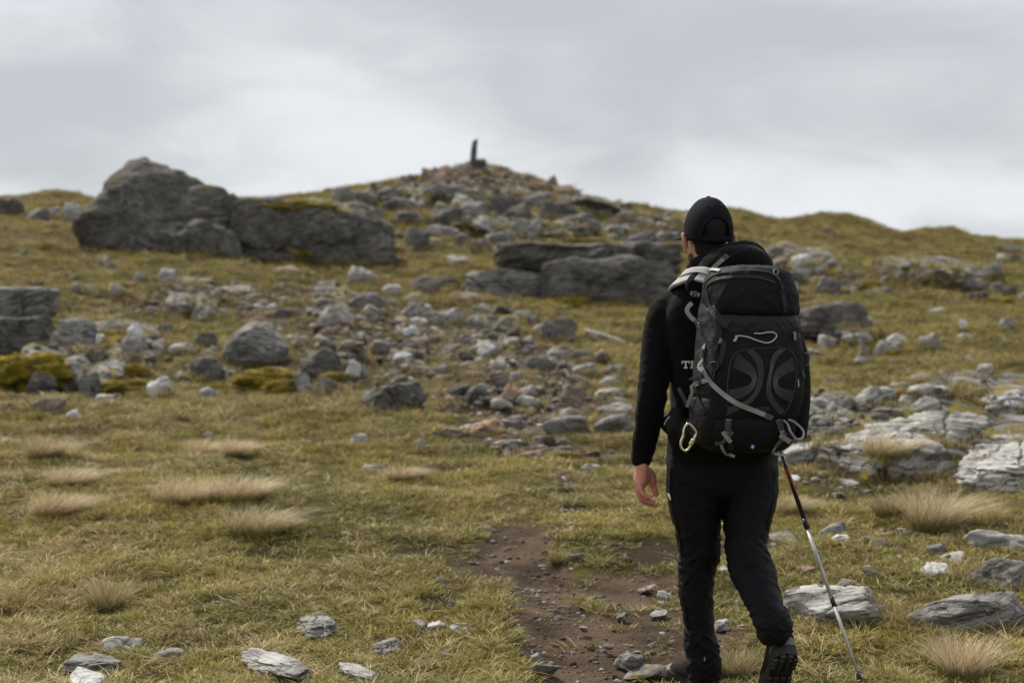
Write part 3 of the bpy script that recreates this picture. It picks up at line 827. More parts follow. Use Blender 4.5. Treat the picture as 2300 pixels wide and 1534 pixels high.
# remaining stones, read off the photograph: u0 u1 v0 v1 tone kind | label
STONES = """
-20 56 444 487 d b|black rock on the skyline at the left edge
50 115 468 500 g b|grey rounded rock between the black edge rock and the humped boulder
106 140 463 488 p b|small pale rock behind the grey rounded rock on the left skyline
143 190 455 502 p a|pale rock leaning against the left foot of the humped boulder
165 197 498 526 g b|small grey rock tucked under the left corner of the humped boulder
106 132 540 557 k b|small pinkish stone alone on the grass below the black edge rock
199 252 573 597 g s|flat grey stone on the grass slope below the humped boulder's left end
238 262 588 608 g b|small stone touching the flat grey stone on the left grass slope
356 402 602 636 p a|pale jagged stone on the grass below the humped boulder
297 328 612 632 g a|blue-grey wedge stone left of the pale jagged stone
237 277 636 662 p s|pale tilted flake on the stony slope at left
155 183 634 657 g b|grey stone above the left edge outcrop
184 202 640 656 p b|little pale stone beside the grey stone above the left edge outcrop
395 450 620 644 k s|low pinkish slab among brown earth under the humped boulder
478 574 640 658 p s|long pale flat slab in the upper stony slope
540 600 658 675 k s|thin pinkish slab just below the long pale flat slab
610 680 596 618 k b|low pinkish hump in the grass below the dark ledge
768 858 596 638 p s|broad pale rock alone in the grass below the dark ledge
703 748 658 679 d b|small dark rock between the long pale slab and the pale domed rock
775 858 655 700 g b|grey rock with dark underside at the top of the stony slope
850 900 668 698 g s|grey slab touching the right side of the stony slope's top rock
714 782 684 734 p b|pale domed rock with moss under it, left of centre
728 792 731 751 k s|flat brownish slab in front of the pale domed rock
608 680 692 718 d s|dark flat slab left of the pale domed rock
858 910 638 666 p b|pale rounded stone in grass left of the split outcrop
908 992 618 657 g s|long low grey rock left of the pale squared block
985 1037 622 650 d b|dark stone touching the left end of the pale squared block
993 1106 655 686 k s|pinkish slabs of rock lying below the pale squared block
908 951 681 713 g a|upright grey stone in the upper middle of the stony slope
948 972 683 698 w b|small whitish stone beside the upright grey stone
982 1045 691 730 p a|pale broken rock in the middle of the stony slope
1046 1106 703 747 g s|grey slab right of the pale broken rock
1060 1142 685 710 d s|low dark slab under the pinkish slabs
1104 1165 708 738 g s|flat grey slab left of the dark pyramid stone
1212 1296 712 763 g b|rounded grey boulder in the grass left of the hiker's shoulder
1180 1216 708 732 k a|small pinkish stone left of the rounded grey boulder
1312 1404 740 767 p s|flat pale stone between the rounded grey boulder and the hiker's arm
918 962 713 732 w b|bright whitish stone on the stony slope, upper of a pair
904 944 732 755 w b|bright whitish stone on the stony slope, lower of a pair
1095 1142 742 764 d s|dark slab left of and below the rounded grey boulder
770 826 774 800 g s|grey flat stone above the dark rounded boulder
830 880 762 786 p s|pale flat stone in the middle of the stony slope
880 928 790 815 p b|pale rounded stone right of the white-ended rock
924 952 786 810 d b|dark stone touching the pale rounded stone
978 1013 816 840 g a|small grey block in brown grass, centre of the picture
896 966 755 780 k s|brownish slab below the pair of whitish stones
985 1060 770 790 k s|pinkish flat slab in the centre of the stony slope
1098 1167 799 823 p s|pale blue-grey slab below the pinkish flat slab
1168 1247 795 840 d b|dark rounded rock in the lower stony slope
1224 1280 786 815 p a|pale angular stone behind the dark rounded rock
1150 1200 760 782 g s|grey slab half buried under the rounded grey boulder
1098 1147 834 872 k a|pinkish pointed stone above the orange rock
1118 1184 860 897 o s|rusty orange rock at the bottom of the stony slope
1045 1098 866 900 d b|dark rock left of the rusty orange rock
1285 1345 815 840 p s|pale flat stone near the hiker's elbow, upper one
1345 1410 818 842 p s|long pale flat stone touching the hiker's sleeve outline
1272 1332 840 868 g s|grey stone below the pale flat stones by the elbow
1340 1402 842 868 p s|pale stone just left of the hiker's forearm
1260 1316 862 902 k a|leaning brownish slab above the two rounded path boulders
1330 1400 870 892 p s|pale low stone left of the forearm, above the path boulders
1252 1310 915 938 p b|pale rounded stone behind the left path boulder
1218 1325 932 978 g b|left one of the two rounded grey boulders beside the stony path
1337 1425 903 935 p b|pale rounded boulder behind the right path boulder
1332 1428 926 978 g b|right one of the two rounded grey boulders, next to the hiker's cuff
1044 1140 937 972 o s|long rust-brown slab at the near end of the stony slope
988 1050 960 982 k s|pinkish flat stone left of the long rust-brown slab
787 827 973 997 p b|pale stone at the edge of a peat scar left of centre
934 961 986 1008 p b|small pale stone on the meadow hummock
1055 1078 1000 1018 g b|small grey stone right of the meadow hummock
1145 1242 1008 1036 k s|flat pinkish slab across the start of the stony path
1268 1350 1012 1030 k s|thin flat slab right of the pinkish slab on the path
1300 1350 1040 1054 p s|little pale flat stone in the dark wet patch
812 874 1042 1062 g s|low grey stone in the meadow left of the peat scar
1272 1308 1236 1262 g a|grey stone at the edge of the bare earth by the grass tuft
1475 1508 1326 1342 p b|pale stone by the hiker's left knee
1430 1475 1312 1328 k s|flat pinkish stone left of the hiker's left knee
1458 1500 1368 1384 p s|flat pale stone left of the hiker's left shin
1380 1446 1459 1490 p a|crumbly pale stone on the path left of the hiker's boot
1410 1496 1494 1518 g s|low grey stone in front of the hiker's left boot
1191 1221 1462 1481 p a|small cream stone on the left side of the path
1188 1258 1490 1512 g s|half-buried grey stone on the left side of the path at the bottom
925 961 1385 1410 g a|grey notched stone at the left brink of the path
958 1000 1392 1412 p s|pale flat stone beside the notched stone at the path's brink
1010 1078 1398 1424 p s|pale flat stone sunk in the grass at the path's left brink
977 1012 1439 1479 g a|upright grey stone in the bright grass left of the path
227 320 1427 1468 p b|pale hump of rock in the dry grass at lower left
340 420 1452 1480 g s|low grey rock right of the pale hump at lower left
147 184 919 942 w b|white stone alone on the meadow below the left outcrop
66 150 890 930 k b|brownish rock at the lower foot of the left outcrop
215 272 884 904 p s|pale flat stone below the mossy left outcrop
329 389 845 891 w a|whitish cracked rock right of the mossy left outcrop
126 188 812 845 p a|pale stone in the middle of the mossy left outcrop
172 227 836 895 g a|grey angular rock low in the mossy left outcrop
60 130 835 880 d b|dark rock low in the left outcrop
270 324 753 810 g a|grey block at the right end of the left outcrop
286 324 724 760 w s|whitish leaning flake behind the left outcrop's end
184 239 749 777 w a|white stone lying on the left outcrop
125 218 712 772 g b|rounded grey boulder beside the upper edge block
108 150 743 772 g b|small grey stone between the edge blocks and rounded boulder
135 258 778 815 n s|mossy dark slab below the white stone of the left outcrop
374 434 770 798 p a|pale stone in the hollow left of the blue-grey boulder
355 388 725 747 g b|small grey stone in the hollow above the left outcrop
434 490 744 781 n b|mossy dark stone left of the blue-grey boulder
426 510 794 858 d b|dark lumpy rock under the left side of the blue-grey boulder
650 718 751 786 k b|pinkish rounded rock behind the dark rounded boulder
773 811 809 849 w a|white-ended rock right of the dark rounded boulder
805 830 820 848 g b|grey stone right of the white-ended rock
659 702 830 888 g b|upright rounded grey stone below the dark rounded boulder
704 771 847 889 d b|round dark stone right of the upright rounded stone
443 498 868 899 p s|pale flat stone in the grass below the dark lumpy rock
396 417 834 850 w b|little whitish stone right of the whitish cracked rock
490 516 833 856 g b|little grey stone under the dark lumpy rock
745 800 419 452 g b|grey rock on the skyline left of the cairn hill
796 848 430 456 d b|dark rock on the skyline next to the grey skyline rock
843 912 422 452 g s|grey slab on the left shoulder of the cairn hill
832 848 408 424 d a|small upright stone on the skyline far left of the cairn
948 966 385 402 d a|small upright stone on the skyline near the cairn
948 1078 410 444 g s|wide grey slab just below the cairn rubble
1013 1066 435 468 p b|pale rounded rock below the wide grey slab
1052 1112 452 480 g b|grey rock between pale rounded rock and dark crag
1094 1160 438 484 d b|dark crag below the cairn hill top
1134 1200 456 495 d a|dark rock at the right end of the crag
1160 1250 430 458 g s|grey slab right below the cairn's rubble edge
1053 1142 484 524 p x|pale tilted slab halfway up to the cairn
1142 1222 490 540 g x|grey bedded rock above the capstone slab
1090 1160 520 548 g s|grey slab left of and under the bedded rock
956 1033 505 533 p s|pale slab left of the pale tilted slab
908 966 508 562 d a|dark angular rock right of the dark ledge
1053 1106 536 565 k s|pinkish stone left of the capstone's left end
1018 1056 524 552 k b|small brownish stone under the pale slabs
1000 1058 573 594 p s|pale flat stone in grass left of the capstone
1308 1350 496 516 g b|grey stone in the brown slope above the capstone
1350 1420 505 525 p s|pale flat stone above the right end of the capstone
1422 1470 488 508 g b|grey stone in reddish earth left of the cap
1385 1420 455 470 d b|dark rock on the skyline right of the cairn hill
1710 1768 552 578 g s|grey slab beside the hood
1778 1824 571 598 w b|white boulder, brightest in the stone line right of the hood
1735 1785 575 602 k s|pinkish slab left of the white boulder
1755 1806 606 642 d s|dark slab just right of the pack's top
1788 1838 602 628 p a|pale pointed stone right of the pack's top
1828 1892 620 660 g a|grey triangular rock right of the pack lid
1892 1946 606 634 k b|brownish rounded stones in the stone line, middle
1898 1966 632 652 d s|low dark slab under the stone line
1978 2010 620 642 g b|small grey stone between the brownish stones and the dark boulder
2022 2070 593 624 d b|dark round boulder in the stone line right
2068 2106 603 622 p s|pale stone right of the dark round boulder
2083 2122 614 635 p b|second pale stone right of the dark round boulder
2119 2164 613 635 w s|whitish stone at the top of the dark ledge at right
2144 2222 624 662 d x|dark jagged ledge in the stone line right
2218 2254 633 658 g b|grey stone right of the dark jagged ledge
2250 2288 642 670 d b|dark stone near the right edge in the stone line
2283 2325 656 678 g b|grey stone at the right edge in the stone line
2170 2222 655 676 d s|dark slab below the jagged ledge
1776 1800 684 710 g b|grey stone at the left end of the whale-backed boulder
1837 1882 751 783 p a|pale block below the whale-backed boulder, leftmost of a row
1896 1950 749 778 p b|pale rounded rock below the whale-backed boulder, second of a row
1988 2042 747 773 w s|whitish flat stone, third of the row below the whale-backed boulder
1963 2028 763 800 g a|grey angular rock in front of the whitish flat stone
1920 1964 771 804 k s|brownish leaning slab left of the grey angular rock
2062 2118 747 782 p a|pale pointed rock, rightmost of the row
2140 2186 748 764 p s|low pale stone far right of the row
1810 1856 782 800 p s|small pale flat stone next to the pack's right side
1918 1956 800 816 p s|small flat stone below the brownish leaning slab
1998 2020 808 822 k b|little pinkish stone in the green slope at right
2154 2174 716 738 w b|small white stone on the green slope far right
2243 2276 712 737 p b|pale stone on the green slope near the right edge
2194 2234 812 836 p s|pale flat flake on the green slope near the right edge
2168 2184 798 812 w b|tiny white stone above the pale flat flake
1858 1882 846 862 p b|small pale stone in the green slope beside the pack's base
1846 1874 508 524 k b|pinkish stone high on the grassy ridge at right
2236 2262 570 586 p b|pale stone below the right skyline
2262 2296 572 590 d b|dark stone below the right skyline
2238 2310 548 564 d s|dark rock on the skyline at the right edge
2070 2140 690 706 p s|pale low stone under the jagged ledge
1915 2013 867 914 p b|pale humped rock, largest at the top of the slab field
1856 1925 888 916 g s|grey tail of rock left of the pale humped rock
2031 2156 861 893 p s|long flat pale slab above the flaking slab
2018 2052 886 904 p b|small pale stone right of the pale humped rock
2045 2116 890 927 p a|pale block below the long flat slab
2148 2232 870 902 g s|grey slab left of the ribbed outcrop
1798 1860 905 932 p b|pale stone right of the pack's lower pocket
1805 1880 930 962 g s|grey flat rock beside the grey cord loop
1960 2030 915 936 k s|brownish low slab under the pale humped rock
1755 1885 988 1036 p s|pale broken slab right of the hip straps
1840 1900 960 985 g b|grey stone left of the bare slab
1772 1800 1056 1080 w b|whitish stone just right of the red pole band
1848 1902 1090 1120 g s|grey wedge in the grass right of the pole
1925 1962 1086 1110 d b|dark stone in the hollow under the bare slab
1880 1930 1070 1090 p s|pale flat stone in the hollow under the bare slab
2020 2150 1028 1078 p x|pale bedrock strip under the bare slab
2160 2330 972 1008 p s|pale slab above the large smooth slab
2180 2240 985 1010 g b|grey stone in the moss above the large smooth slab
2160 2345 1188 1240 p x|pale jointed rock at the right edge above the quartz-cornered rock
2190 2330 1170 1188 g s|thin grey slab at the right edge behind the jointed rock
2080 2130 1216 1244 g a|small angular stone left of the jointed rock
2086 2168 1240 1262 p s|flat grey-white stone in front of the small angular stone
2058 2145 1260 1293 w s|white-banded stone in the turf right of the pole
1835 1906 1171 1200 p b|pale rounded stone right of the pole's middle
1866 1911 1198 1215 w s|small white stone below the pale rounded stone
1720 1795 1188 1222 g s|grey stone between the hiker's knee and the pole
1938 2009 1202 1226 g s|low grey stone right of the small white stone
1791 1837 1263 1291 o b|orange-stained stone behind the pole's lower section
1875 1930 1298 1318 p s|low pale stone behind the flat-topped boulder
1935 1990 1268 1290 g s|half-buried grey stone right of the pole
855 960 440 474 d x|dark layered ledge on the left shoulder of the cairn hill
955 1045 466 502 d x|dark layered ledge below the pale rounded rock
775 862 452 484 g x|grey layered ledge behind the dark ledge's right end
885 975 474 506 n x|mossy layered ledge in the middle of the cairn hill's left side
1195 1295 450 482 d x|dark layered ledge below the right rubble edge
1235 1345 478 506 g x|grey layered ledge above the bedded rock
1275 1385 448 468 d x|dark layered ledge on the right skyline shoulder of the cairn hill
1330 1440 470 492 n x|mossy ledge left of and above the hiker's cap
1440 1530 478 500 d x|dark low ledge on the brown slope beside the cap
690 800 470 505 n x|mossy ledge behind the dark ledge, under the left skyline
1238 1290 414 434 o a|rusty block at the right edge of the cairn rubble
1612 1650 1262 1290 p b|pale stone seen between the hiker's legs
1600 1640 1388 1410 p s|flat pale stone between the hiker's shins
"""
NM = {'b': 'stone', 'a': 'stone', 's': 'flat_stone', 'x': 'flat_rock'}
for line in STONES.strip().splitlines():
    nums, lb = line.split('|')
    a = nums.split()
    place_rock(NM[a[5]], *[float(q) for q in a[:4]], a[4], a[5], lb, cat='stone')

WT = {'g': 'grey', 'p': 'pale', 'k': 'pinkish', 'd': 'dark', 'w': 'whitish', 'o': 'rust-coloured'}
WK = {'b': 'rounded', 'a': 'angular', 's': 'flat'}
# cairn: leaning post with stones heaped round it on the summit
yc_ = hit(1062, 385)
cb = W(1062, 372, yc_)
cb.z = float(H([cb.x], [yc_])[0])
random.seed(4)
bm = bmesh.new()
pts = [W(1061, 384, yc_), W(1063, 350, yc_), W(1066, 330, yc_), W(1067.5, 315, yc_)]
prev = None
for i, p in enumerate(pts):
    wv, tv = 0.135 - .012 * i, 0.09
    jit = [random.uniform(.85, 1.15) for _ in range(6)]
    ring = [bm.verts.new(p + Vector((math.cos(a) * wv * j, math.sin(a) * tv * j, (0.05 * math.cos(a) if i == 3 else 0)))) for a, j in zip([k * math.pi / 3 for k in range(6)], jit)]
    if prev:
        for k in range(6):
            bm.faces.new((prev[k], prev[(k + 1) % 6], ring[(k + 1) % 6], ring[k]))
    else:
        bm.faces.new(ring[::-1])
    prev = ring
bm.faces.new(prev)
me = bpy.data.meshes.new('standing_stone')
bm.to_mesh(me); bm.free()
o = link('standing_stone', me, mat=MAT['rock_dark'])
tag(o, 'tall thin leaning stone post standing on the summit cairn', 'standing stone')
for lb, u, v, w, h, tn in [('dark squat stone propped against the right foot of the summit post', 1077, 376, 30, 20, 'd'),
                           ('brown flat stone at the left foot of the summit post', 1052, 378, 26, 10, 'k')]:
    place_rock('cairn_stone', u - w / 2, u + w / 2, v - h, v, tn, 'a', lb, depth_y=yc_ - .1, cat='stone')
rs = np.random.RandomState(12)
for k in range(95):
    # rubble apron, pinkish
    u = 1070 + rs.normal() * 85
    v = 384 + abs(rs.normal()) * 17 + 0.0010 * (u - 1062) ** 2 * (1.0 if u > 1062 else .9)
    if v > 470 or u < 880 or u > 1300:
        continue
    w = rs.uniform(13, 34)
    tn = rs.choice(list('kkkodg')); kd = rs.choice(list('aas'))
    zone = 'left of' if u < 1045 else 'below' if u < 1090 else 'right of' if u < 1150 else 'far right of'
    row = 'high in' if v < 400 else 'low in'
    place_rock('cairn_stone', u - w / 2, u + w / 2, v - w * rs.uniform(.4, .7), v, tn, kd,
               WT[tn] + ' ' + WK[kd] + ' stone ' + row + ' the rubble ' + zone + ' the summit post', 'rubble stones of the summit cairn', cat='stone')

# loose stones of the slopes, too alike to tell apart
rs = np.random.RandomState(5)
n_loose = 0
REG = [(1000, 830, 330, 90, 62), (900, 720, 320, 55, 40), (560, 680, 260, 40, 30), (1290, 880, 150, 60, 22), (1820, 980, 110, 70, 22),
       (1150, 970, 180, 40, 18), (1250, 505, 260, 35, 26), (420, 790, 130, 45, 12), (1060, 430, 240, 40, 16), (1960, 640, 240, 24, 18),
       (1480, 1400, 180, 90, 16), (2060, 1220, 200, 40, 12)]
REGL = ['small loose stone among the rubble in the centre of the slope', 'small loose stone on the upper middle of the stony slope',
        'small loose stone in the brown earth below the humped boulder', 'small loose stone beside the path left of the hiker\'s forearm',
        'small loose stone between the pack and the bare slabs', 'small loose stone at the near end of the stony path',
        'small loose stone on the brown slope above the capstone slab', 'small loose stone in the hollow beside the left outcrop',
        'small loose stone on the hillside just under the cairn', 'small loose stone along the stone line at right',
        'small loose stone on the bare earth around the hiker\'s legs', 'small loose stone in the turf left of the jointed rock']
for (cu, cv, ru, rv, n), lb in zip(REG, REGL):
    for k in range(n):
        r = math.sqrt(rs.rand()); a = rs.uniform(0, 6.283)
        u, v = cu + ru * r * math.cos(a), cv + rv * r * math.sin(a)
        w = rs.gamma(3.0, 7.0) + 11
        if cv > 1150:
            w *= .6
        tn = rs.choice(list('ggppkdwo'), p=[.26, .16, .13, .05, .18, .16, .03, .03]); kd = rs.choice(list('bass'))
        size_ = 'tiny' if w < 20 else 'small' if w < 34 else 'middling'
        place_rock('loose_stone', u - w / 2, u + w / 2, v - w * rs.uniform(.22, .5), v, tn, kd,
                   size_ + ' ' + WT[tn] + ' ' + WK[kd] + lb[5:], 'small loose stones of the slopes', cat='stone')
# ------------------------------------------------------------------ moss cushions
def moss_mesh(seed):
    d, f = ico(4)
    v = d.copy()
    v *= (1 + 0.5 * fbm(d * 1.8, 2, seed) + 0.36 * fbm(d * 4, 3, seed + 3) + 0.14 * fbm(d * 9, 3, seed + 5) + 0.06 * fbm(d * 24, 2, seed + 6))[:, None]
    return mesh_np('moss_cushion', v, f)


MOSSO = []
MOSS = [moss_mesh(s) for s in (3, 9, 15, 22)]
for q in MOSS:
    q.materials.append(MAT['moss'])
MOSSES = """
0 150 770 850|broad green moss bank under the left edge blocks
205 300 722 775|golden moss cushion on top of the left outcrop
205 275 765 800|golden moss pad in the middle of the left outcrop
275 330 805 850|golden moss cushion at the right of the left outcrop
225 335 838 888|long golden moss bank at the foot of the left outcrop
-20 110 812 870|brown-tipped moss bank at the left edge
650 700 765 800|dark golden moss pad between blue-grey and dark rounded boulders
540 668 810 868|green moss bank below the blue-grey boulder
600 672 840 890|bright moss hump beside the upright rounded stone
725 785 825 858|orange-gold moss pad in front of the dark rounded boulder
430 520 512 560|golden moss at the foot of the great humped boulder
640 745 530 575|golden moss bank below the dark ledge
740 810 525 565|moss bank below the right part of the dark ledge
1225 1395 522 555|yellow-green moss spread on the capstone slab
600 740 440 470|bright yellow moss along the top of the dark ledge
1480 1530 535 560|small moss pad near the capstone's right end
1230 1330 655 690|moss bank at the foot of the split outcrop
1995 2060 775 800|moss pad right of the grey angular rock
2015 2075 868 892|moss pad right of the pale humped rock
1930 1985 620 650|moss patch among the stone line at right
2210 2290 660 685|moss patch below the stone line near the right edge
1230 1290 1010 1030|low moss pad beside the flat pinkish slab
"""
BB = []
for ob in BIGO:
    fa_ = np.empty(len(ob.data.polygons) * 3, np.int32); ob.data.polygons.foreach_get('vertices', fa_)
    wv_ = (co_of(ob.data) * np.array(ob.scale)) @ np.array(ob.rotation_euler.to_matrix()).T + np.array(ob.location)
    BB.append(BVHTree.FromPolygons(wv_.tolist(), fa_.reshape(-1, 3).tolist()))
for k, line in enumerate(MOSSES.strip().splitlines()):
    nums, lb = line.split('|')
    u0, u1, v0, v1 = [float(q) for q in nums.split()]
    y = hit((u0 + u1) / 2, v1)
    if 'top of' in lb or 'capstone' in lb or 'in the middle of the left' in lb or 'pad between' in lb:
        uu, vv_ = (u0 + u1) / 2, (v0 + 2 * v1) / 3
        ds = (W(uu, vv_, 1.0) - Vector((0, 0, ZC))).normalized()
        hits = [p.y for p in (b.ray_cast(Vector((0, 0, ZC)), ds)[0] for b in BB) if p is not None]
        y = min(hits + [hit(uu, vv_)]) + .12
    w = (u1 - u0) * y / F; h = (v1 - v0) * y / F
    o = link('moss_cushion', MOSS[k % 4])
    p = W((u0 + u1) / 2, v1, y)
    o.location = (p.x * (1 + w * .2 / y), y + w * .2, p.z + h * .10)
    o.scale = (w * .60, w * .34, h * .55)
    MOSSO.append(o)
    o.rotation_euler = (0, 0, (k * 1.7) % .6)
    tag(o, lb, 'moss', 'moss cushions among the rocks')

# ------------------------------------------------------------------ grass
def blades(n, rad, length, lean, seed, straw=0.3, width=0.0022, wind=(0.0, 0.0), segs=3, bend=1.0):
    rs = np.random.RandomState(seed)
    V, Fc, Ck = [], [], []
    for i in range(n):
        r = rad * math.sqrt(rs.rand()); a = rs.uniform(0, 6.283)
        b = np.array([r * math.cos(a), r * math.sin(a), -0.006])
        L = length * rs.uniform(.55, 1.15)
        az = a + rs.normal() * .9
        ln = lean * rs.uniform(.4, 1.3) * (0.45 + 0.8 * r / rad)
        out = np.array([math.cos(az), math.sin(az), 0.0]) * ln + np.array([wind[0], wind[1], 0]) * rs.uniform(.6, 1.3)
        side = np.array([-math.sin(az + rs.normal()), math.cos(az + rs.normal()), 0.0])
        side /= np.linalg.norm(side)
        wd = width * rs.uniform(.7, 1.3)
        s_ = 1.0 if rs.rand() < straw else rs.uniform(0, .25)
        d_ = rs.rand()
        k0 = len(V)
        for q in range(segs + 1):
            t = q / segs
            c = b + np.array([0, 0, 1.0]) * L * t * (1 - 0.42 * bend * min(1.2, np.linalg.norm(out)) * t) + out * L * t ** 1.7
            if q < segs:
                ww = wd * (1 - t * .55)
                V += [c - side * ww, c + side * ww]
                Ck += [(s_, d_, t)] * 2
            else:
                V.append(c); Ck.append((s_, d_, t))
        for q in range(segs - 1):
            a0 = k0 + 2 * q
            Fc += [(a0, a0 + 1, a0 + 3), (a0, a0 + 3, a0 + 2)]
        a0 = k0 + 2 * (segs - 1)
        Fc.append((a0, a0 + 1, a0 + 2))
    me = mesh_np('grass_clump', np.array(V), np.array(Fc))
    ca = me.color_attributes.new('blade', 'FLOAT_COLOR', 'POINT')
    ca.data.foreach_set('color', np.array([(*c, 1.0) for c in Ck], dtype=np.float32).ravel())
    return me


def proto_collection(name, meshes, mat):
    col = bpy.data.collections.new(name)
    for k, me in enumerate(meshes):
        me.materials.append(mat)
        col.objects.link(bpy.data.objects.new('%s_%02d' % (name, k), me))
    return col


def scatter(name, P, rot, scl, tint, pick, col, label, cat):
    me = bpy.data.meshes.new(name)
    me.vertices.add(len(P))
    me.vertices.foreach_set('co', np.asarray(P, np.float32).ravel())
    for an, ty, dat, key in (('rot', 'FLOAT_VECTOR', rot, 'vector'), ('scl', 'FLOAT_VECTOR', scl, 'vector'),
                             ('tint', 'FLOAT_COLOR', tint, 'color'), ('pick', 'INT', pick, 'value')):
        at = me.attributes.new(an, ty, 'POINT')
        at.data.foreach_set(key, np.asarray(dat, np.int32 if ty == 'INT' else np.float32).ravel())
    ng = bpy.data.node_groups.new(name, 'GeometryNodeTree')
    ng.interface.new_socket('Geometry', in_out='INPUT', socket_type='NodeSocketGeometry')
    ng.interface.new_socket('Geometry', in_out='OUTPUT', socket_type='NodeSocketGeometry')
    N, L = ng.nodes, ng.links
    gi, go = N.new('NodeGroupInput'), N.new('NodeGroupOutput')
    ci = N.new('GeometryNodeCollectionInfo')
    ci.inputs['Collection'].default_value = col
    ci.inputs['Separate Children'].default_value = True
    ci.inputs['Reset Children'].default_value = True
    ip = N.new('GeometryNodeInstanceOnPoints')
    ip.inputs['Pick Instance'].default_value = True

    def attr(an, ty):
        nd = N.new('GeometryNodeInputNamedAttribute')
        nd.data_type = ty
        nd.inputs['Name'].default_value = an
        return nd.outputs['Attribute']
    L.new(gi.outputs[0], ip.inputs['Points'])
    L.new(ci.outputs[0], ip.inputs['Instance'])
    L.new(attr('pick', 'INT'), ip.inputs['Instance Index'])
    er = N.new('FunctionNodeEulerToRotation')
    L.new(attr('rot', 'FLOAT_VECTOR'), er.inputs[0])
    L.new(er.outputs[0], ip.inputs['Rotation'])
    L.new(attr('scl', 'FLOAT_VECTOR'), ip.inputs['Scale'])
    L.new(ip.outputs[0], go.inputs[0])
    o = link(name, me)
    md = o.modifiers.new('scatter', 'NODES')
    md.node_group = ng
    tag(o, label, cat, kind='stuff')
    return o


turf = [blades(34, .055, .060, .9, 40 + k, straw=.20, width=.0023) for k in range(5)]
turf += [blades(30, .050, .085, 1.1, 50 + k, straw=.85, width=.0023, wind=(.35, 0)) for k in range(3)]
tall = [blades(26, .04, .11, .8, 60 + k, straw=.35, width=.0021, wind=(.25, 0)) for k in range(3)]
GR = proto_collection('grass_clump', turf + tall, MAT['grass_blade'])

rsg = np.random.RandomState(99)


def rand_wedge(y0, y1, dens, spread=0.46):
    n = int(dens * spread * (y1 * y1 - y0 * y0))
    y = np.sqrt(rsg.uniform(y0 * y0, y1 * y1, n))
    x = rsg.uniform(-spread, spread, n) * y
    return x, y


xs, ys_, sc = [], [], []
for y0, y1, dn, s0 in ((3.6, 6.5, 620, 1.0), (6.5, 9.5, 430, 1.05), (9.5, 14, 240, 1.25), (14, 22, 110, 1.6), (22, 36, 48, 2.2), (36, 66, 20, 3.0)):
    a, b = rand_wedge(y0, y1, dn)
    xs.append(a); ys_.append(b); sc.append(np.full(len(a), s0))
gx, gy, gs = np.concatenate(xs), np.concatenate(ys_), np.concatenate(sc)
mk = masks(gx, gy)
o0 = np.zeros_like(gx)
# patchiness of the turf
pa = fbm(np.stack([gx / 1.6, gy / 1.6, o0], 1), 3, 71)
pb = fbm(np.stack([gx / .5, gy / .5, o0], 1), 3, 75)
pc = fbm(np.stack([gx / .22, gy / .22, o0], 1), 2, 79)
bare = np.maximum(np.maximum(mk[:, 0] * 1.1, mk[:, 2] * 1.05), mk[:, 1] * 0.62)
keep = rsg.rand(len(gx)) > np.clip(sm(bedrock(gx, gy)[0], .35, .75) * 1.2 + (bare - 0.20 + 0.75 * pc) * 1.7, 0, .985)
keep &= ~((pb + .5 * pc < -.42) & (rsg.rand(len(gx)) < .8))
kk_ = np.clip(gy / 9.0, .8, 5.0)
pe = fbm(np.stack([gx / (.16 * kk_), gy / (.26 * kk_), o0], 1), 3, 141)
keep &= ~((pe < -.16) & (rsg.rand(len(gx)) < .82))
foot = np.array(FOOT)
order = np.argsort(-foot[:, 2])[:420]
for (fx, fy, rx, ry) in foot[order]:
    near = np.abs(gy - fy) < ry * 1.1
    near &= np.abs(gx - fx) < rx * 1.1
    idx = np.nonzero(near)[0]
    if len(idx):
        dd = np.hypot((gx[idx] - fx) / rx, (gy[idx] - fy) / ry)
        keep[idx[dd < (.86 if fy < 8 else .72)]] = False
gx, gy, gs, pa, pb, pc = gx[keep], gy[keep], gs[keep], pa[keep], pb[keep], pc[keep]
n = len(gx)
gz = Hg(gx, gy)
# colour: green in the meadow, straw and russet in patches
gu = gx / gy * F + CU
green = np.array([.150, .160, .022]); olive = np.array([.38, .33, .058]); straw = np.array([.58, .45, .24]); russet = np.array([.17, .098, .034]); mossc = np.array([.36, .285, .022])
t1 = sm(pa + .35 * pb, -.35, .35)[:, None]
tint = green * (1 - t1) + olive * t1
left_dry = sm(gu, 800, 100) * .22 + sm(gy, 7.2, 4.5) * .20 - .12
t2 = np.clip(sm(pb + .5 * pc + left_dry, .12, .52), 0, 1)[:, None] * .75
tint = tint * (1 - t2) + straw * t2
t3 = (sm(-pb + .6 * pc, .28, .6) * .8)[:, None]
tint = tint * (1 - t3) + russet * t3
t4 = (sm(fbm(np.stack([gx / 2.1, gy / 2.1, np.zeros(n)], 1), 3, 91), .10, .45) * sm(gy, 11, 20) * .85)[:, None]
tint = tint * (1 - t4) + mossc * t4
pd_ = fbm(np.stack([gx / 1.1, gy / 1.9, np.zeros(n)], 1), 3, 111)
mk2 = masks(gx, gy)
t5 = (np.clip(sm(pd_ + .35 * pc, -.02, .30) + mk2[:, 1] * .7 - .1, 0, 1) * sm(gy, 8, 13) * .78)[:, None]
heath_shade = np.array([.062, .038, .012])  # heather brown, darkened further to paint shade into the stony slopes
tint = tint * (1 - t5) + heath_shade * t5
tint *= rsg.uniform(.45, 1.6, (n, 1)) * (1 - .22 * sm(gy, 11, 20))[:, None]
tint[:, 0] *= rsg.uniform(.92, 1.08, n)
pick = rsg.randint(0, 5, n)
pick = np.where(rsg.rand(n) < (.10 + .5 * t2[:, 0]), rsg.randint(5, 8, n), pick)
pick = np.where(rsg.rand(n) < .035 * (gy < 14), rsg.randint(8, 11, n), pick)
